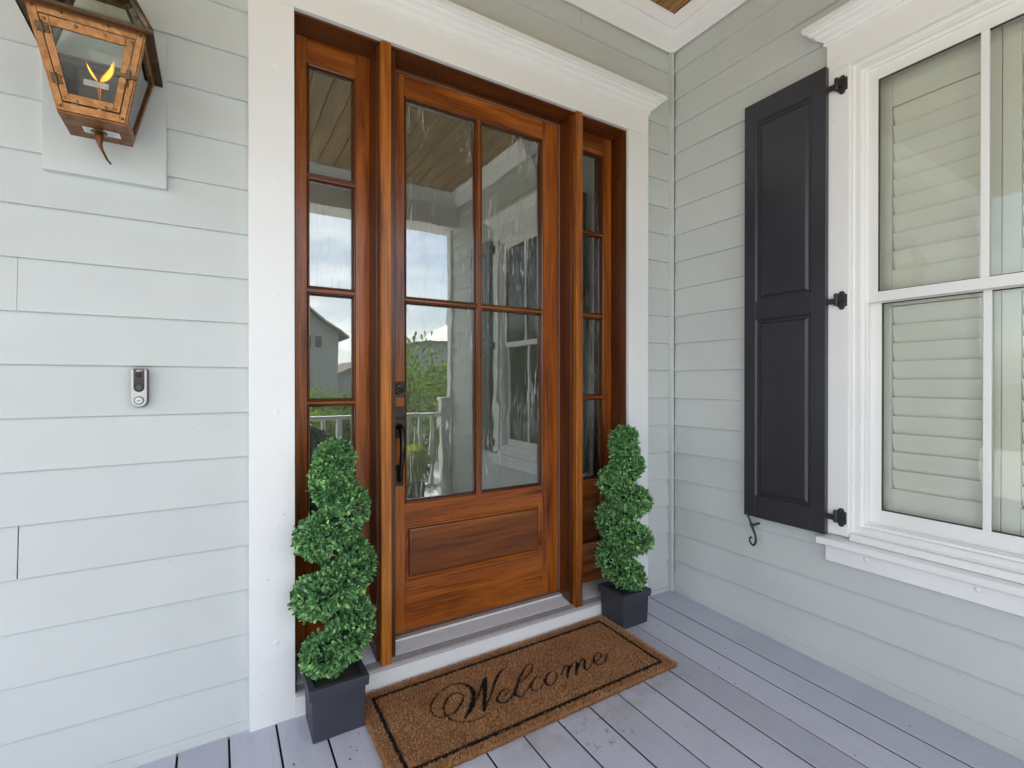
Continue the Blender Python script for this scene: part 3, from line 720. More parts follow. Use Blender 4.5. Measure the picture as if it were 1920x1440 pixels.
# back plate, wall bracket
MB().box(LX-.058, LX+.072, LYc+HB+.010, LYc+HB+.018, LZ0+.045, LZ0+.20).build('back_plate', M['dark_grey'], ln, bevel=.006)
brk = MB(); brk.box(LX-.025, LX+.025, LYc+HB+.0185, -.0148, LZ0+.07, LZ0+.135); brk.box(LX-.018, LX+.018, LYc+HT+.006, -.0148, LZ1-.06, LZ1-.02)
brk.build('wall_bracket', M['copper_dark'], ln, bevel=.002)
# burner
bn = MB(); bn.cyl((LX+.006, LYc-.01, LZ0), 2, .0062, .112, 12); bn.build('burner_tube', M['brass'], ln)
MB().box(LX-.030, LX+.027, LYc-.0125, LYc-.0085, LZ0+.112, LZ0+.129).build('burner_bar', M['steel'], ln, bevel=.0008)
def flame_mesh(base, tip, rad, bend):
    m_ = MB(); pts = []; rr = []
    B, T = Vector(base), Vector(tip)
    for i in range(11):
        t_ = i/10; p = B.lerp(T, t_)+Vector(bend)*math.sin(math.pi*t_)
        pts.append(tuple(p)); rr.append(max(.0006, rad*(math.sin(math.pi*min(1, t_**.72))**.9)*(1-.25*t_)+.0008*(1-t_)))
    m_.tube(pts, rr, 12, flat=.45)
    return m_
for base, tip, rad, bend in (((LX+.001, LYc-.011, LZ0+.131), (LX-.025, LYc-.013, LZ0+.180), .0068, (-.003, 0, 0)), ((LX+.007, LYc-.011, LZ0+.131), (LX+.040, LYc-.015, LZ0+.203), .0150, (.007, 0, -.003))):
    fo = flame_mesh(base, tip, rad, bend).build('flame', M['flame'], ln)
    for k in (.86, .72): flame_mesh(base, tuple(Vector(base).lerp(Vector(tip), .80+.15*k)), rad*k, bend).build('flame_shell', M['flame'], fo)
    flame_mesh(base, tuple(Vector(base).lerp(Vector(tip), .84)), rad*.58, bend).build('flame_core', M['flame_core'], fo)
# roof: drip edge, glazed pyramid with copper ribs, cap
RT = LZ1+.165; RH = .062; RE = .1425
ed = MB()
ed.rings(LX-RE, LX+RE, LYc-RE, LYc+RE, [(0, 0)])
ed = MB(lambda a, c, b_: (a, b_, c))
ed.rings(LX-RE, LX+RE, LYc-RE, LYc+RE, [(.020, LZ1-.001), (0, LZ1-.004), (-.001, LZ1-.010), (.0005, LZ1-.010), (.0, LZ1+.004), (.024, LZ1+.006), (.024, LZ1-.001)])
ed.build('drip_edge', M['copper_dark'], ln)
def rp(sx, sy, t_, d=0): h = RE-.008+(RH-RE+.008)*t_+d; return (LX+sx*h, LYc+sy*h, LZ1+.004+(RT-LZ1)*t_)
for sx, sy in ((1, 1), (1, -1), (-1, 1), (-1, -1)):
    MB().tube([rp(sx, sy, 0), rp(sx, sy, 1)], .0095, 8).build('roof_rib', M['copper_dark'], ln)
for sd_ in range(4):
    c = [(-1, -1), (1, -1), (1, 1), (-1, 1)]; p, q = c[sd_], c[(sd_+1) % 4]
    lo = [rp(*p, 0, -.003), rp(*q, 0, -.003), rp(*q, 1, -.003), rp(*p, 1, -.003)]; hi = [rp(*p, 0, -.005), rp(*q, 0, -.005), rp(*q, 1, -.005), rp(*p, 1, -.005)]
    MB().loft([lo, hi]).build('roof_glass', M['lamp_glass'], ln)
cp = MB(lambda a, c, b_: (a, b_, c)); cp.rings(LX-RH-.01, LX+RH+.01, LYc-RH-.01, LYc+RH+.01, [(0, RT), (0, RT+.045), (.004, RT+.05), (.02, RT+.09), (.05, RT+.10)], fill=True); cp.build('chimney_cap', M['copper_dark'], ln)

# ================================================================== DOORBELL
dbx, dbz = -2.5175, 1.2085
bell = thing('doorbell', 'small silver video doorbell with black camera window and round pearl button', 'doorbell', (dbx, -.01, dbz))
def stadium(w_, zt, zb, n=14, cornr=.006):
    p = []
    for i in range(n+1):
        a = math.pi+math.pi*i/n; p.append((w_*math.cos(a), zb+w_+w_*math.sin(a)))
    for cx_, a0 in ((w_-cornr, 0), (-(w_-cornr), 90)):
        for i in range(4): a = R(a0+30*i); p.append((cx_+cornr*math.cos(a), zt-cornr+cornr*math.sin(a)))
    return p
def slab(prof, d0, d1, ins=0): return MB().loft([[(dbx+a, d0, z) for a, z in prof], [(dbx+a, d1, z) for a, z in prof]])
slab(stadium(.0225, 1.271, 1.1455), -.0005, -.019).build('body', M['dark_grey'], bell, bevel=.0015)
MB().loft([[(dbx-.0015+a, -.0175, z) for a, z in stadium(.0205, 1.2695, 1.1475)], [(dbx-.0015+a, -.0235, z) for a, z in stadium(.0205, 1.2695, 1.1475)]]).build('face_plate', M['silver'], bell, bevel=.002)
MB().loft([[(dbx-.0015+a, -.0232, z) for a, z in stadium(.0142, 1.2685, 1.1955, cornr=.002)], [(dbx-.0015+a, -.0248, z) for a, z in stadium(.0142, 1.2685, 1.1955, cornr=.002)]]).build('camera_window', M['black_gloss'], bell, bevel=.0006)
MB().cyl((dbx-.0015, -.0248, 1.2510), 1, .0095, -.0016, 18).build('lens', M['bronze'], bell, bevel=.0005)
MB().cyl((dbx-.0015, -.0248, 1.2095), 1, .0088, -.0016, 18).build('sensor', M['dark_grey'], bell, bevel=.0005)
bo = MB().cyl((dbx-.0015, -.0236, 1.1685), 1, .0132, -.0020, 22).build('button_ring', M['dark_grey'], bell, bevel=.0005)
MB().dome((dbx-.0015, -.0254, 1.1685), 1, .0108, -.0022, 20, 3).build('button', M['button'], bo)
ic = MB()
for a in range(6): ic.box(dbx-.0015-.006+.0018*a, dbx-.0015-.0053+.0018*a, -.0284, -.0272, 1.1655, 1.1655+.0055*(1-.5*abs(a-2.5)/2.5))
ic.build('icon', M['dark_grey'], bo)
cu = bpy.data.curves.new('brand_text', 'FONT'); cu.body = 'ADT'; cu.size = .0085; cu.align_x = 'CENTER'; cu.extrude = .0002; cu.shear = .2
to = bpy.data.objects.new('brand_text', cu); COL.objects.link(to)
dg = bpy.context.evaluated_depsgraph_get(); me = bpy.data.meshes.new_from_object(to.evaluated_get(dg)); bpy.data.objects.remove(to)
me.materials.clear(); me.materials.append(M['white_print'])
to = bpy.data.objects.new('brand_text', me); COL.objects.link(to); to.parent = bell
to.location = Vector((dbx-.0015, -.0251, 1.2610))-Vector(bell['_org']); to.rotation_euler = (R(90), 0, 0)
# ================================================================== PLANTERS AND TOPIARIES
def planter(x0, x1, y0, y1, zt, label):
    zc = deckz((x0+x1)/2, (y0+y1)/2); t = thing('planter', label, 'planter', ((x0+x1)/2, (y0+y1)/2, zc), 'square planters either side of the doormat')
    loop = lambda i, z: [(x0+i, y0+i, z), (x1-i, y0+i, z), (x1-i, y1-i, z), (x0+i, y1-i, z)]
    lowf = [(x, y, deckz(x, y)+.0005) for x, y in ((x0+.004, y0+.004), (x1-.004, y0+.004), (x1-.004, y1-.004), (x0+.004, y1-.004))]
    MB().loft([lowf, loop(.0, zt-.034)]).build('box', M['planter'], t, bevel=.002)
    MB().loft([loop(-.009, zt-.036), loop(-.011, zt-.002), loop(-.009, zt), loop(.010, zt), loop(.012, zt-.02)], cap0=True, cap1=True).build('rim', M['planter'], t, bevel=.0012)
    MB().box(x0+.0125, x1-.0125, y0+.0125, y1-.0125, zt-.021, zt-.012).build('soil', M['soil'], t)
    return t
planter(-2.028, -1.845, -.202, -.036, .170, 'charcoal planter box at the left edge of the doormat, against the white casing')
planter(-.577, -.402, -.200, -.032, .165, 'charcoal planter box at the right edge of the doormat, near the corner of the porch')

def leaf_mesh(name, P, N, Ln, Wd, mat, parent, tint, org=(0, 0, 0)):
    """many small folded leaves: P base points, N directions, lengths and widths; tint per leaf"""
    n = len(P); rd = rng.normal(size=(n, 3)); D = N/np.linalg.norm(N, axis=1, keepdims=True)
    S = np.cross(D, rd); S /= np.linalg.norm(S, axis=1, keepdims=True); U = np.cross(S, D)
    prof = [(0, .03, 0), (.34, .30, -.05), (.74, .52, -.05), (1.0, .20, .02)]
    V = []
    for t_, w_, u_ in prof:
        c = P+D*(Ln*t_)[:, None]-U*(Ln*.16*t_*t_)[:, None]
        for sgn in (-1, 1): V.append(c+S*(sgn*Wd*w_)[:, None]+U*(Wd*.30*(1 if w_ > .2 else 0))[:, None])
        V.append(c)
    V = np.stack(V, 1)                     # n,12,3 : per station left,right,mid
    idx = []
    for k in range(3):
        a = 3*k; b = a+3
        idx += [(a+0, b+0, b+2, a+2), (a+2, b+2, b+1, a+1)]
    idx = np.array(idx); F_ = (np.arange(n)[:, None, None]*12+idx[None]).reshape(-1, 4)
    me = bpy.data.meshes.new(name); V = V.reshape(-1, 3)-np.array(org)
    me.vertices.add(len(V)); me.vertices.foreach_set('co', V.ravel())
    me.loops.add(F_.size); me.loops.foreach_set('vertex_index', F_.ravel().astype(np.int32))
    me.polygons.add(len(F_)); me.polygons.foreach_set('loop_start', np.arange(0, F_.size, 4, dtype=np.int32))
    me.polygons.foreach_set('use_smooth', np.ones(len(F_), bool))
    me.update(calc_edges=True)
    at = me.attributes.new('tint', 'FLOAT', 'FACE'); at.data.foreach_set('value', np.repeat(tint, 6).astype(np.float32))
    me.materials.append(mat); o = bpy.data.objects.new(name, me); COL.objects.link(o)
    if parent is not None: o.parent = parent; o.location = Vector(org)-Vector(tuple(parent['_org']))
    o['_org'] = tuple(org); o['kind'] = 'stuff'
    return o

CR = np.array([.8553, -.5182, 0]); CF = np.array([-.5182, -.8553, 0])
def topiary(cx, cyy, zbase, ztop, right_z, period, hand, label, seed):
    r_ = np.random.default_rng(seed)
    t = thing('spiral_topiary', label, 'topiary', (cx, cyy, zbase), 'artificial boxwood spirals either side of the door')
    Ht = ztop-zbase; zt = ztop-.075; zb = zbase+.045
    K = 400; zs = np.linspace(zt, zb, K); f = (zt-zs)/(zt-zb)
    rad = np.interp(f, [0, .12, .5, .85, 1], [.058, .059, .060, .061, .054])
    hel = np.interp(f, [0, .12, .28, .6, .88, 1], [.0, .012, .062, .075, .071, .022])
    th_ = hand*2*np.pi*(right_z-zs)/period
    cen = np.array([cx, cyy, 0])+np.stack([zs*0, zs*0, zs], 1)+hel[:, None]*(np.cos(th_)[:, None]*CR+np.sin(th_)[:, None]*CF)
    # inner dark twig core
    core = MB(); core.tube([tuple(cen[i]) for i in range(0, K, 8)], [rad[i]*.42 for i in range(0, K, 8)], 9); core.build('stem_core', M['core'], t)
    tr = MB(); tr.tube([(cx, cyy, zbase-.05), (cx, cyy, ztop-.12)], .011, 8); tr.build('trunk', M['soil'], t)
    ns = 5200; k = r_.integers(0, K, ns)
    dirv = r_.normal(size=(ns, 3)); dirv /= np.linalg.norm(dirv, axis=1, keepdims=True)
    # sprigs sit on the tube surface; ends get a full cap
    tang = np.gradient(cen, axis=0); tang /= np.linalg.norm(tang, axis=1, keepdims=True)
    d2 = dirv-(dirv*tang[k]).sum(1)[:, None]*tang[k]*np.where((k < 14) | (k > K-14), 0, .75)[:, None]
    d2 /= np.linalg.norm(d2, axis=1, keepdims=True)
    k[:150] = 0; d2[:150] = dirv[:150]; d2[:150, 2] = np.abs(d2[:150, 2])
    rr = rad[k]*r_.uniform(.68, 1.0, ns); S = cen[k]+d2*rr[:, None]
    P, N, Ln, Wd, T = [], [], [], [], []
    up = np.array([0, 0, 1.0])
    for m in range(5):
        a = r_.normal(size=(ns, 3)); dd = d2*.85+a*.66+up*.30
        P.append(S+d2*(.005*(m % 3))+r_.normal(size=(ns, 3))*.003)
        N.append(dd); Ln.append(r_.uniform(.0155, .0225, ns)); Wd.append(r_.uniform(.0082, .0112, ns))
        base = r_.beta(1.3, 1.5, ns)
        T.append(base)
    shoot = r_.random(ns) < .10                        # paler young sprigs
    T = [np.where(shoot, np.clip(b+.38, 0, 1), b*.85) for b in T]
    leaf_mesh('foliage', np.concatenate(P), np.concatenate(N), np.concatenate(Ln), np.concatenate(Wd), M['box_leaf'], t, np.concatenate(T), (cx, cyy, zbase))
    return t
topiary(-1.937, -.119, .150, 1.022, .757, .215, 1, 'spiral boxwood topiary in the planter left of the door, in front of the left sidelight', 3)
topiary(-.490, -.116, .145, 1.005, .800, .197, -1, 'spiral boxwood topiary in the planter by the porch corner, right of the door', 5)

# ================================================================== DOORMAT
STROKES = [
 [(-1.5761, -0.3221, 0.002), (-1.5505, -0.3217, 0.0031), (-1.5234, -0.3022, 0.0043), (-1.4959, -0.2774, 0.0042), (-1.4791, -0.2534, 0.0033), (-1.4798, -0.2378, 0.0026), (-1.4894, -0.2233, 0.0024), (-1.5068, -0.2196, 0.0028), (-1.5293, -0.2279, 0.0033), (-1.5502, -0.2452, 0.0037), (-1.5716, -0.2736, 0.0038), (-1.5804, -0.3001, 0.0036), (-1.5794, -0.3296, 0.0035), (-1.5702, -0.354, 0.0033), (-1.5539, -0.373, 0.003), (-1.5303, -0.387, 0.003), (-1.4991, -0.3962, 0.0026), (-1.4671, -0.3945, 0.0022), (-1.435, -0.3865, 0.0011)],
 [(-1.5821, -0.3242, 0.0024), (-1.5993, -0.3178, 0.0026), (-1.614, -0.3053, 0.0029), (-1.6203, -0.2842, 0.0033), (-1.6162, -0.2551, 0.0036), (-1.6026, -0.2307, 0.0037), (-1.5773, -0.2037, 0.0033), (-1.545, -0.1837, 0.0028), (-1.5118, -0.1696, 0.0027), (-1.4856, -0.1668, 0.0027), (-1.4611, -0.1743, 0.0032), (-1.4416, -0.1929, 0.0051), (-1.4332, -0.2162, 0.0077), (-1.4337, -0.2453, 0.009), (-1.4451, -0.2736, 0.0091), (-1.4641, -0.3005, 0.0083), (-1.4845, -0.3253, 0.007), (-1.5047, -0.3451, 0.0054), (-1.5285, -0.3675, 0.0024)],
 [(-1.5258, -0.3672, 0.0016), (-1.4951, -0.3468, 0.0025), (-1.4606, -0.315, 0.003), (-1.4302, -0.2824, 0.0033), (-1.4042, -0.2538, 0.0041), (-1.3723, -0.2176, 0.0061), (-1.349, -0.1931, 0.0025)],
 [(-1.3509, -0.1968, 0.0045), (-1.3739, -0.2353, 0.009), (-1.3931, -0.2693, 0.0095), (-1.4114, -0.3022, 0.0089), (-1.4295, -0.3335, 0.0076), (-1.4498, -0.3718, 0.0054)],
 [(-1.4438, -0.3655, 0.0028), (-1.4136, -0.3346, 0.0035), (-1.3878, -0.3076, 0.0038), (-1.3631, -0.2782, 0.0043), (-1.3343, -0.2448, 0.0051), (-1.3084, -0.2172, 0.0055), (-1.2757, -0.1919, 0.0036), (-1.2358, -0.1797, 0.001)],
 [(-1.3453, -0.3328, 0.0021), (-1.329, -0.3295, 0.0026), (-1.3118, -0.3176, 0.0031), (-1.308, -0.3064, 0.0026), (-1.3168, -0.2989, 0.0026), (-1.3385, -0.3062, 0.0036), (-1.3652, -0.3253, 0.0049), (-1.3763, -0.34, 0.0063), (-1.3761, -0.3569, 0.0053), (-1.3645, -0.3659, 0.0041), (-1.3454, -0.3668, 0.0032), (-1.3215, -0.3555, 0.0028), (-1.2994, -0.3382, 0.0024)],
 [(-1.2431, -0.2967, 0.0028), (-1.2097, -0.2828, 0.0031), (-1.1795, -0.266, 0.0038), (-1.1524, -0.2464, 0.0038), (-1.1373, -0.2279, 0.0032), (-1.1357, -0.2125, 0.0023), (-1.1473, -0.2103, 0.0028), (-1.1811, -0.2294, 0.0038), (-1.2157, -0.2577, 0.0046), (-1.2509, -0.292, 0.0056), (-1.2789, -0.3202, 0.0064), (-1.2969, -0.341, 0.0065), (-1.3, -0.3565, 0.0057), (-1.2923, -0.3668, 0.0037), (-1.2784, -0.3693, 0.0031), (-1.2573, -0.3567, 0.0027), (-1.2348, -0.3423, 0.0025), (-1.2127, -0.3312, 0.0024)],
 [(-1.1541, -0.3157, 0.0037), (-1.1529, -0.3057, 0.0033), (-1.1628, -0.2998, 0.0026), (-1.186, -0.3095, 0.0037), (-1.2108, -0.3282, 0.0056), (-1.2252, -0.348, 0.006), (-1.2251, -0.364, 0.0042), (-1.2146, -0.3722, 0.003), (-1.1964, -0.3691, 0.0028), (-1.1728, -0.3548, 0.0024), (-1.1497, -0.3395, 0.0024)],
 [(-1.0815, -0.3019, 0.0022), (-1.1047, -0.306, 0.0038), (-1.1341, -0.3233, 0.0057), (-1.1508, -0.343, 0.0061), (-1.1553, -0.3652, 0.0043), (-1.1427, -0.3747, 0.0028), (-1.1195, -0.3658, 0.0026), (-1.0952, -0.3463, 0.0029), (-1.0806, -0.3246, 0.0029), (-1.0774, -0.3043, 0.0025), (-1.0867, -0.3011, 0.0022)],
 [(-1.0863, -0.3322, 0.002), (-1.0827, -0.343, 0.002), (-1.0692, -0.3423, 0.0024), (-1.0333, -0.3124, 0.0029), (-1.0151, -0.3003, 0.003), (-1.0043, -0.302, 0.0037), (-1.003, -0.312, 0.005), (-1.0288, -0.3376, 0.0065), (-1.0629, -0.3741, 0.0044)],
 [(-1.0382, -0.3497, 0.0018), (-0.9993, -0.3188, 0.0025), (-0.9734, -0.3015, 0.003), (-0.9612, -0.3016, 0.0039), (-0.9603, -0.314, 0.0065), (-0.985, -0.341, 0.0068), (-1.0137, -0.373, 0.0049)],
 [(-0.9953, -0.3575, 0.0018), (-0.9545, -0.3221, 0.0025), (-0.9262, -0.3008, 0.003), (-0.9164, -0.3042, 0.0042), (-0.9242, -0.3212, 0.0053), (-0.9471, -0.3451, 0.005), (-0.9557, -0.3629, 0.0039), (-0.9501, -0.3708, 0.0032), (-0.927, -0.3617, 0.0027), (-0.8975, -0.3418, 0.0025)],
 [(-0.8724, -0.3423, 0.0023), (-0.8507, -0.3358, 0.0028), (-0.8282, -0.3196, 0.0033), (-0.8209, -0.3038, 0.0029), (-0.8306, -0.298, 0.0029), (-0.8586, -0.3115, 0.0043), (-0.8824, -0.3316, 0.0056), (-0.8897, -0.3511, 0.0051), (-0.8839, -0.3663, 0.0035), (-0.8652, -0.3703, 0.0032), (-0.833, -0.356, 0.0033), (-0.7956, -0.3238, 0.0029)],
]
mx0, mx1, my0, my1 = -1.843, -.586, -.536, -.046
mt = thing('doormat', 'brown coir doormat with a black border and the word Welcome in script', 'doormat', (-1.21, -.29, deckz(-1.21, -.29)))
MH = .0125
NX, NY = 90, 36; pts = []; fs = []
rnd = random.Random(4)
def mz(x, y): return deckz(x, y)+MH+.0012*mnoise.noise(Vector((x*6, y*6, 0)))
for j in range(NY+1):
    for i in range(NX+1):
        x = mx0+(mx1-mx0)*i/NX; y = my0+(my1-my0)*j/NY
        e = .0022
        if i in (0, NX): x += rnd.uniform(-e, e)
        if j in (0, NY): y += rnd.uniform(-e, e)
        pts.append((x, y, mz(x, y)-(.003 if i in (0, NX) or j in (0, NY) else 0)))
for j in range(NY):
    for i in range(NX): a = j*(NX+1)+i; fs.append((a, a+1, a+NX+2, a+NX+1))
ring = [i for i in range(NX+1)]+[j*(NX+1)+NX for j in range(1, NY+1)]+[NY*(NX+1)+i for i in range(NX-1, -1, -1)]+[j*(NX+1) for j in range(NY-1, 0, -1)]
nb = len(pts)
for q in ring: x, y, z = pts[q]; pts.append((x, y, deckz(x, y)+.0008))
for a in range(len(ring)): b_ = (a+1) % len(ring); fs.append((ring[b_], ring[a], nb+a, nb+b_))
MB().add(pts, fs).build('coir_pad', M['coir_base'], mt)
# border and lettering: printed on the pile, laid just above it and carried by the fibres
bx0, bx1, by0, by1, bw = -1.796, -.628, -.498, -.082, .0150
bd = MB()
for a, b_, c, d in ((bx0, bx1, by0, by0+bw), (bx0, bx1, by1-bw, by1), (bx0, bx0+bw, by0+bw, by1-bw), (bx1-bw, bx1, by0+bw, by1-bw)):
    n = 40 if (b_-a) > (d-c) else 14; horiz = (b_-a) > (d-c); loops = []
    for i in range(n+1):
        t_ = i/n; j1, j2 = rnd.uniform(-.0012, .0012), rnd.uniform(-.0012, .0012)
        if horiz: x = a+(b_-a)*t_; loops.append([(x, c+j1, mz(x, c)+.0007), (x, d+j2, mz(x, d)+.0007)])
        else: y = c+(d-c)*t_; loops.append([(a+j1, y, mz(a, y)+.0007), (b_+j2, y, mz(b_, y)+.0007)])
    bd.loft(loops, cap0=False, cap1=False, closed=False)
bd.build('border_line', M['ink'], mt)
def smooth(st, sub=5):
    out_ = []
    p = [np.array(q) for q in st]; p = [2*p[0]-p[1]]+p+[2*p[-1]-p[-2]]
    for i in range(1, len(p)-2):
        for s in range(sub):
            t_ = s/sub; a, b_, c, d = p[i-1:i+3]
            out_.append(.5*((2*b_)+(-a+c)*t_+(2*a-5*b_+4*c-d)*t_*t_+(-a+3*b_-3*c+d)*t_**3))
    out_.append(p[-2]); return np.array(out_)
SM = [smooth(s) for s in STROKES]
letters = [SM[0:5], SM[5:6], SM[6:7], SM[7:8], SM[8:9], SM[9:12], SM[12:13]]
for L_ in letters:
    m_ = MB()
    for q, st in enumerate(L_):
        loops = []
        for i in range(len(st)):
            t_ = st[min(i+1, len(st)-1)]-st[max(i-1, 0)]; n2 = np.array([-t_[1], t_[0]]); n2 /= np.hypot(*n2)+1e-9
            r0 = max(.0018, st[i][2]*1.02)*rnd.uniform(.93, 1.05); h = .0007+.00012*q
            l_ = st[i][:2]+n2*r0; rr_ = st[i][:2]-n2*r0
            loops.append([(l_[0], l_[1], mz(*l_)+h), (rr_[0], rr_[1], mz(*rr_)+h)])
        m_.loft(loops, cap0=False, cap1=False, closed=False)
    m_.build('letter', M['ink'], mt)
# pile of coir fibres, black where printed
nf = 95000
fx = rng.uniform(mx0, mx1, nf); fy = rng.uniform(my0, my1, nf)
ne = 9000                                            # longer tufts along the four edges
ex = np.concatenate([rng.uniform(mx0, mx1, ne//3), rng.uniform(mx0, mx1, ne//3), rng.normal(mx0, .002, ne//6), rng.normal(mx1, .002, ne//6)])
ey = np.concatenate([rng.normal(my0, .002, ne//3), rng.normal(my1, .002, ne//3), rng.uniform(my0, my1, ne//6), rng.uniform(my0, my1, ne//6)])
fx = np.concatenate([fx, ex]); fy = np.concatenate([fy, ey]); n = len(fx)
black = ((fx > bx0) & (fx < bx1) & (fy > by0) & (fy < by1) & ~((fx > bx0+bw) & (fx < bx1-bw) & (fy > by0+bw) & (fy < by1-bw)))
dmin = np.full(n, 1.0)
cand = np.where((fx > -1.66) & (fx < -.76) & (fy > -.42) & (fy < -.13))[0]
for st in SM:
    for i in range(len(st)-1):
        a, b_ = st[i], st[i+1]
        dx, dy = b_[0]-a[0], b_[1]-a[1]; l2 = dx*dx+dy*dy+1e-12
        t_ = np.clip(((fx[cand]-a[0])*dx+(fy[cand]-a[1])*dy)/l2, 0, 1)
        d_ = np.hypot(fx[cand]-a[0]-t_*dx, fy[cand]-a[1]-t_*dy)-np.maximum(.0018, (a[2]+(b_[2]-a[2])*t_)*1.02)
        dmin[cand] = np.minimum(dmin[cand], d_)
black |= dmin < .0004
ang = rng.uniform(0, 2*np.pi, n); ln_ = rng.uniform(.005, .011, n); tilt = rng.uniform(.25, 1.15, n)
lf_ = rng.random(n) < .012; ln_[lf_] *= 2.2; tilt[lf_] = rng.uniform(.05, .3, lf_.sum())
zb = deckz(0, 0)+.008*fx+.025*np.minimum(fy, 0)+MH-.002
D = np.stack([np.cos(ang)*np.cos(tilt), np.sin(ang)*np.cos(tilt), np.sin(tilt)], 1)
S = np.stack([-np.sin(ang), np.cos(ang), np.zeros(n)], 1); wd = rng.uniform(.00045, .0009, n)
P = np.stack([fx, fy, zb], 1); Tp = P+D*ln_[:, None]
Vv = np.stack([P-S*wd[:, None], P+S*wd[:, None], Tp+S*wd[:, None]*.6, Tp-S*wd[:, None]*.6], 1).reshape(-1, 3)-np.array(mt['_org'])
me = bpy.data.meshes.new('coir_pile'); me.vertices.add(4*n); me.vertices.foreach_set('co', Vv.ravel())
me.loops.add(4*n); me.loops.foreach_set('vertex_index', np.arange(4*n, dtype=np.int32)); me.polygons.add(n)
me.polygons.foreach_set('loop_start', np.arange(0, 4*n, 4, dtype=np.int32)); me.polygons.foreach_set('material_index', black.astype(np.int32)); me.update(calc_edges=True)
at = me.attributes.new('tint', 'FLOAT', 'FACE')
patch = np.array([mnoise.noise(Vector((x*9, y*9, 3))) for x, y in zip(fx, fy)])
at.data.foreach_set('value', np.clip(rng.beta(2.6, 2.6, n)+patch*.18+np.where(lf_, .3, 0), 0, 1).astype(np.float32))
me.materials.append(M['coir']); me.materials.append(M['coir_black'])
o = bpy.data.objects.new('coir_pile', me); COL.objects.link(o); o.parent = mt; o['kind'] = 'stuff'

# ---- crumbs of leaf and bark on the deck boards
cr2 = MB()
for i in range(46):
    x = rnd.uniform(-1.3, -.05) if i % 4 else rnd.uniform(-2.2, -1.9); y = rnd.uniform(-1.3, -.12) if i % 4 else rnd.uniform(-.5, -.25)
    if mx0-.02 < x < mx1+.02 and y > my0-.02 or (x < -1.8 and y > -.22): continue
    if y < -.15-.52*(x+1.5): pass
    a = rnd.uniform(0, 6.28); l = rnd.uniform(.0016, .0048); w_ = l*rnd.uniform(.3, .7); z = deckz(x, y)
    c, s = math.cos(a), math.sin(a)
    q = [(x+c*l, y+s*l), (x-s*w_, y+c*w_), (x-c*l, y-s*l), (x+s*w_, y-c*w_)]
    cr2.loft([[(a_, b_, z+.0004) for a_, b_ in q], [(a_, b_, z+.0016+rnd.uniform(0, .001)) for a_, b_ in q]])
o = cr2.build('leaf_crumbs', plain('bark_crumb', (.075, .055, .035), .8)); o['kind'] = 'stuff'

# ================================================================== OUTSIDE (seen mirrored in the panes)
GZ = -.65
def ground_mat():
    t = NT('lawn'); v = t.coords((1, 1, 1), rand=False); a = t.noise(v, .35, 6, .6); b = t.noise(v, 9, 5, .7)
    c = t.mix(a, (.075, .10, .028), (.13, .13, .05)); c = t.mix(1.0, c, t.ramp(b, [(.3, .55), (.7, 1.25)]), 'MULTIPLY')
    t.bsdf(c, .9, t.bump(b, .5, .05)); return t.mat
M['lawn'] = ground_mat()
o = MB().add([(-900, -900, GZ), (900, -900, GZ), (900, 900, GZ), (-900, 900, GZ)], [(0, 1, 2, 3)]).build('ground', M['lawn']); o['kind'] = 'structure'
M['concrete'] = paint('pale_concrete', (.46, .43, .38), .85, .08, .3)
o = MB().add([(-60, -17.5, GZ+.012), (60, -17.5, GZ+.012), (60, -11.5, GZ+.012), (-60, -11.5, GZ+.012)], [(0, 1, 2, 3)]).build('road', M['concrete']); o['kind'] = 'structure'
M['bounce_ground'] = paint('pale_bounce_ground', (.45, .43, .39), .95, .12, .5)
o = MB().add([(-16, -8.6, GZ+.006), (16, -8.6, GZ+.006), (16, 8, GZ+.006), (-16, 8, GZ+.006)], [(0, 1, 2, 3)]).build('yard', M['bounce_ground']); o['kind'] = 'structure'  # pale ground added to bounce sunlight up into the porch
# railing between the porch posts
rl = thing('porch_railing', 'white railing with square balusters along the open front of the porch, behind the camera', 'railing', (-2.3, -2.93, -.06))
MB().box(-4.85, -.02, -2.975, -2.885, .845, .885).build('top_rail', M['trim'], rl, bevel=.004)
MB().box(-4.85, -.02, -2.955, -2.905, .04, .085).build('bottom_rail', M['trim'], rl, bevel=.004)
prb = MB().box(-.24, -.20, -2.95, -2.91, .085, .845).build('baluster', M['trim'], rl, bevel=.003)
for k in range(1, 32):
    c = prb.copy(); COL.objects.link(c); c.parent = rl; c.location = prb.location+Vector((-.145*k, 0, 0))
pc = thing('porch_post', 'white square porch post carrying the beam, out of view on the left', 'post', (-4.92, -2.9, -.1))
MB().box(-5.0, -4.84, -2.98, -2.82, -.11, 2.95).build('shaft', M['trim'], pc, bevel=.004)
np_ = thing('porch_post', 'short white newel post where the railing meets the house end', 'post', (-.07, -2.93, -.07))
MB().box(-.125, -.022, -2.985, -2.876, -.075, 1.02).build('shaft', M['trim'], np_, bevel=.004); MB().box(-.14, -.007, -3.0, -2.862, 1.0201, 1.05).build('cap', M['trim'], np_, bevel=.006)

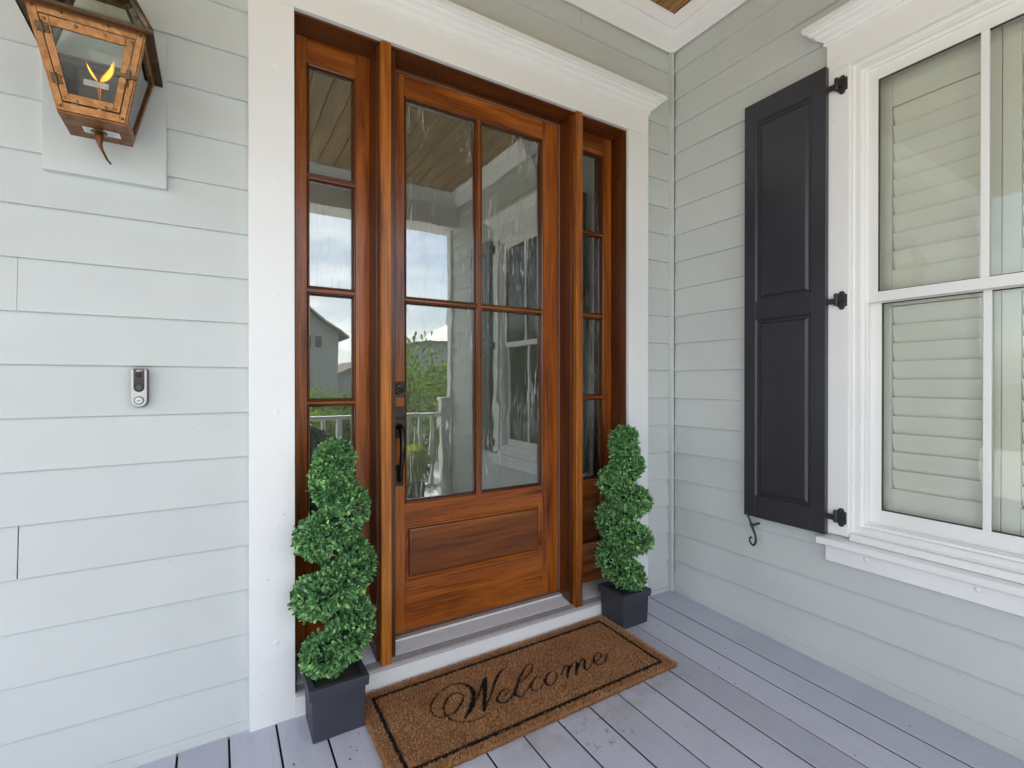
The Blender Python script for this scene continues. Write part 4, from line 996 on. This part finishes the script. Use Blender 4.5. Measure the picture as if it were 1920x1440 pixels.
def blob_plant(name, label, cat, c, size, n, lmat, ln_, seed, group=None, trunk=True, nclump=14):
    r_ = np.random.default_rng(seed); c = np.array(c); t = thing(name, label, cat, tuple(c), group)
    if trunk:
        b_ = MB()
        for q in range(5):
            a = r_.uniform(0, 6.28); e = c+np.array([math.cos(a)*size[0]*.45, math.sin(a)*size[1]*.45, size[2]*r_.uniform(.6, .9)])
            m_ = c+(e-c)*.5+np.array([0, 0, size[2]*.06]); b_.tube([tuple(c-np.array([0, 0, .05])), tuple(m_), tuple(e)], [size[0]*.035, size[0]*.022, size[0]*.008], 6)
        b_.build('trunk', M['soil'], t)
    cl = r_.normal(size=(nclump, 3)); cl /= np.linalg.norm(cl, axis=1, keepdims=True); cl *= r_.uniform(.25, .85, (nclump, 1))
    cl = cl*np.array(size)*np.array([.5, .5, .42])+c+np.array([0, 0, size[2]*.55])
    k = r_.integers(0, nclump, n); d = r_.normal(size=(n, 3)); d /= np.linalg.norm(d, axis=1, keepdims=True)
    R0 = np.array(size)*.27*r_.uniform(.7, 1.15, (nclump, 1))[k]
    P = cl[k]+d*R0*r_.uniform(.45, 1.0, (n, 1))
    P[:, 2] = np.maximum(P[:, 2], c[2]+.03)
    leaf_mesh('crown', P, d+r_.normal(size=(n, 3))*.6+np.array([0, 0, .4]), r_.uniform(.7, 1.3, n)*ln_, r_.uniform(.35, .6, n)*ln_, lmat, t, np.clip(r_.beta(2, 2, n)+(r_.random(nclump)[k]-.5)*.4, 0, 1), tuple(c))
    return t
def mir(u, dist, y_plane=.115):
    """where the sight line through picture column u, mirrored in the panes, is after dist metres of depth"""
    tn = math.tan(R(31.2125)+math.atan((u-960)/917.84)); yv = 2*y_plane+1.9899
    return (-2.309+dist*tn, yv-dist)
hedge = [(560, 12.5, 1.9, 1.5), (597, 13.6, 2.1, 1.7), (640, 14.4, 2.0, 1.55), (684, 13.2, 1.9, 1.6), (722, 12.4, 1.8, 1.7), (768, 8.4, 1.5, 2.75), (806, 9.0, 1.5, 2.45), (838, 11.2, 1.7, 2.6), (795, 13.0, 2.4, 2.3), (520, 12, 2.2, 1.6)]
SHL = ['green shrub in the yard mirrored at the far left of the left sidelight', 'wide green shrub mirrored left of centre in the third sidelight pane', 'low green shrub mirrored below the grey gabled house in the left sidelight',
       'green shrub mirrored at the right edge of the left sidelight', 'green shrub hidden in the mirror view by the left mullion post', 'tall bright shrub nearest the railing, mirrored beside the door handle',
       'bright shrub behind the railing newel, mirrored beside the hipped-roof house', 'tall shrub close to the end of the house, mirrored behind the newel post', 'broad shrub behind the two bright ones in front of the hipped-roof house', 'outermost shrub of the row, left of everything mirrored in the sidelight']
for i, (u, d_, w_, h_) in enumerate(hedge):
    x, y = mir(u, d_)
    blob_plant('garden_shrub', SHL[i], 'shrub', (x, y, GZ), (w_, w_, h_), 1700, M['tree_leaf'], .11, 40+i, 'shrubs beyond the porch railing')
TRL = ['leafy tree far to the left of the porch on the street side', 'leafy tree far to the left of the porch, level with the front door', 'leafy tree beyond the end of the house wing', 'largest tree, across the road beyond the hipped-roof house', 'leafy tree across the road left of the gabled house']
for i, (x, y, h_) in enumerate([(-22, -9, 4.0), (-26, 1, 4.5), (14, -9, 5), (20, -24, 6.5), (-14, -24, 5)]):
    blob_plant('garden_tree', TRL[i], 'tree', (x, y, GZ), (h_*.8, h_*.8, h_), 2600, M['tree_leaf'], .24, 70+i, 'trees round the porch')
# potted lime-green plant on the porch by the railing
px, py = -.60, -2.66; pz = deckz(px, py)
bp_ = thing('wicker_pot', 'round brown wicker pot by the porch railing, seen only mirrored in the door', 'pot', (px, py, pz))
MB().loft([[(px+r0*math.cos(a*.3927), py+r0*math.sin(a*.3927), pz+z) for a in range(16)] for r0, z in ((.12, .001), (.17, .10), (.185, .20), (.17, .245), (.15, .235))]).build('pot_body', plain('wicker', (.12, .075, .045), .8), bp_)
blob_plant('potted_shrub', 'lime-green shrub in the wicker pot by the railing', 'shrub', (px, py, pz+.20), (.60, .58, .40), 2600, M['lime_leaf'], .042, 91, None, False, 10)

M['house_grey'] = paint('weathered_grey_siding', (.34, .345, .35), .8, .04, .1); M['house_white'] = paint('pale_siding', (.42, .44, .48), .8, .04, .1)
M['roof_light'] = paint('pale_metal_roof', (.62, .62, .60), .45, .04, .05); M['roof_grey'] = paint('grey_shingle', (.27, .25, .23), .9, .15, .3)
M['win_dark'] = plain('dark_window', (.03, .035, .04), .1)
def boxhouse(name, label, x0, x1, y0, y1, z1, ridge, wm, rm, hip, over=.5, wins=()):
    t = thing(name, label, 'house', ((x0+x1)/2, (y0+y1)/2, GZ))
    cxh, cyh = (x0+x1)/2, (y0+y1)/2
    w_ = MB().box(x0, x1, y0, y1, GZ-.02, z1); 
    if not hip: w_.add([(x0, y1, z1), (x1, y1, z1), (cxh, y1, ridge-.12), (x0, y0, z1), (x1, y0, z1), (cxh, y0, ridge-.12)], [(0, 1, 2), (5, 4, 3), (0, 2, 5, 3), (1, 4, 5, 2)])
    w_.build('wall', wm, t)
    rf = MB(); e = over
    if hip: rf.add([(x0-e, y0-e, z1-.02), (x1+e, y0-e, z1-.02), (x1+e, y1+e, z1-.02), (x0-e, y1+e, z1-.02), (cxh, cyh-.3, ridge), (cxh, cyh+.3, ridge)], [(0, 1, 4), (1, 2, 5, 4), (2, 3, 5), (3, 0, 4, 5), (3, 2, 1, 0)])
    else:
        sl = (ridge-z1)/((x1-x0)/2)
        for sg in (-1, 1):
            xe = cxh+sg*((x1-x0)/2+e); ze = z1-sl*e
            rf.loft([[(xe, y, ze), (cxh, y, ridge), (cxh, y, ridge+.14), (xe, y, ze+.14)] for y in (y0-e, y1+e)])
    rf.build('roof', rm, t)
    for a, b_, c, d in wins:
        f = MB().box(a, b_, y1+.003, y1+.05, c, d).build('window', M['house_white'], t); MB().box(a+.06, b_-.06, y1+.051, y1+.058, c+.06, d-.06).build('pane', M['win_dark'], f)
    return t
xr, yr = mir(651, 32)
boxhouse('neighbour_house', 'tall weathered grey gabled house across the road', xr-9.2, xr-.55, yr-9, yr, 4.35, 7.45, M['house_grey'], M['roof_grey'], False, .55,
         [(xr-2.7+.72*k, xr-2.15+.72*k, 3.3, 4.15) for k in range(-1, 2)]+[(xr-7.5, xr-6.3, .6, 2.2), (xr-3.2, xr-2.2, .5, 2.1)])
boxhouse('neighbour_house', 'low grey side wing of the gabled house across the road', xr-.54, xr+3.4, yr-8, yr-1, 1.6, 2.6, M['house_grey'], M['roof_grey'], False, .3)
xl, yl = mir(792, 38)
boxhouse('neighbour_house', 'pale blue-grey house with a white hipped metal roof across the road', xl, xl+8, yl-8, yl, 4.6, 6.6, M['house_white'], M['roof_light'], True, .7,
         [(xl+.8, xl+1.9, 1.2, 2.6), (xl+3, xl+4.1, 1.2, 2.6)])
boxhouse('neighbour_house', 'far beige house with a brown gabled roof left across the road', -30, -20, -36, -28, 3.6, 6.4, paint('beige_siding', (.42, .39, .33), .8), M['roof_grey'], False)
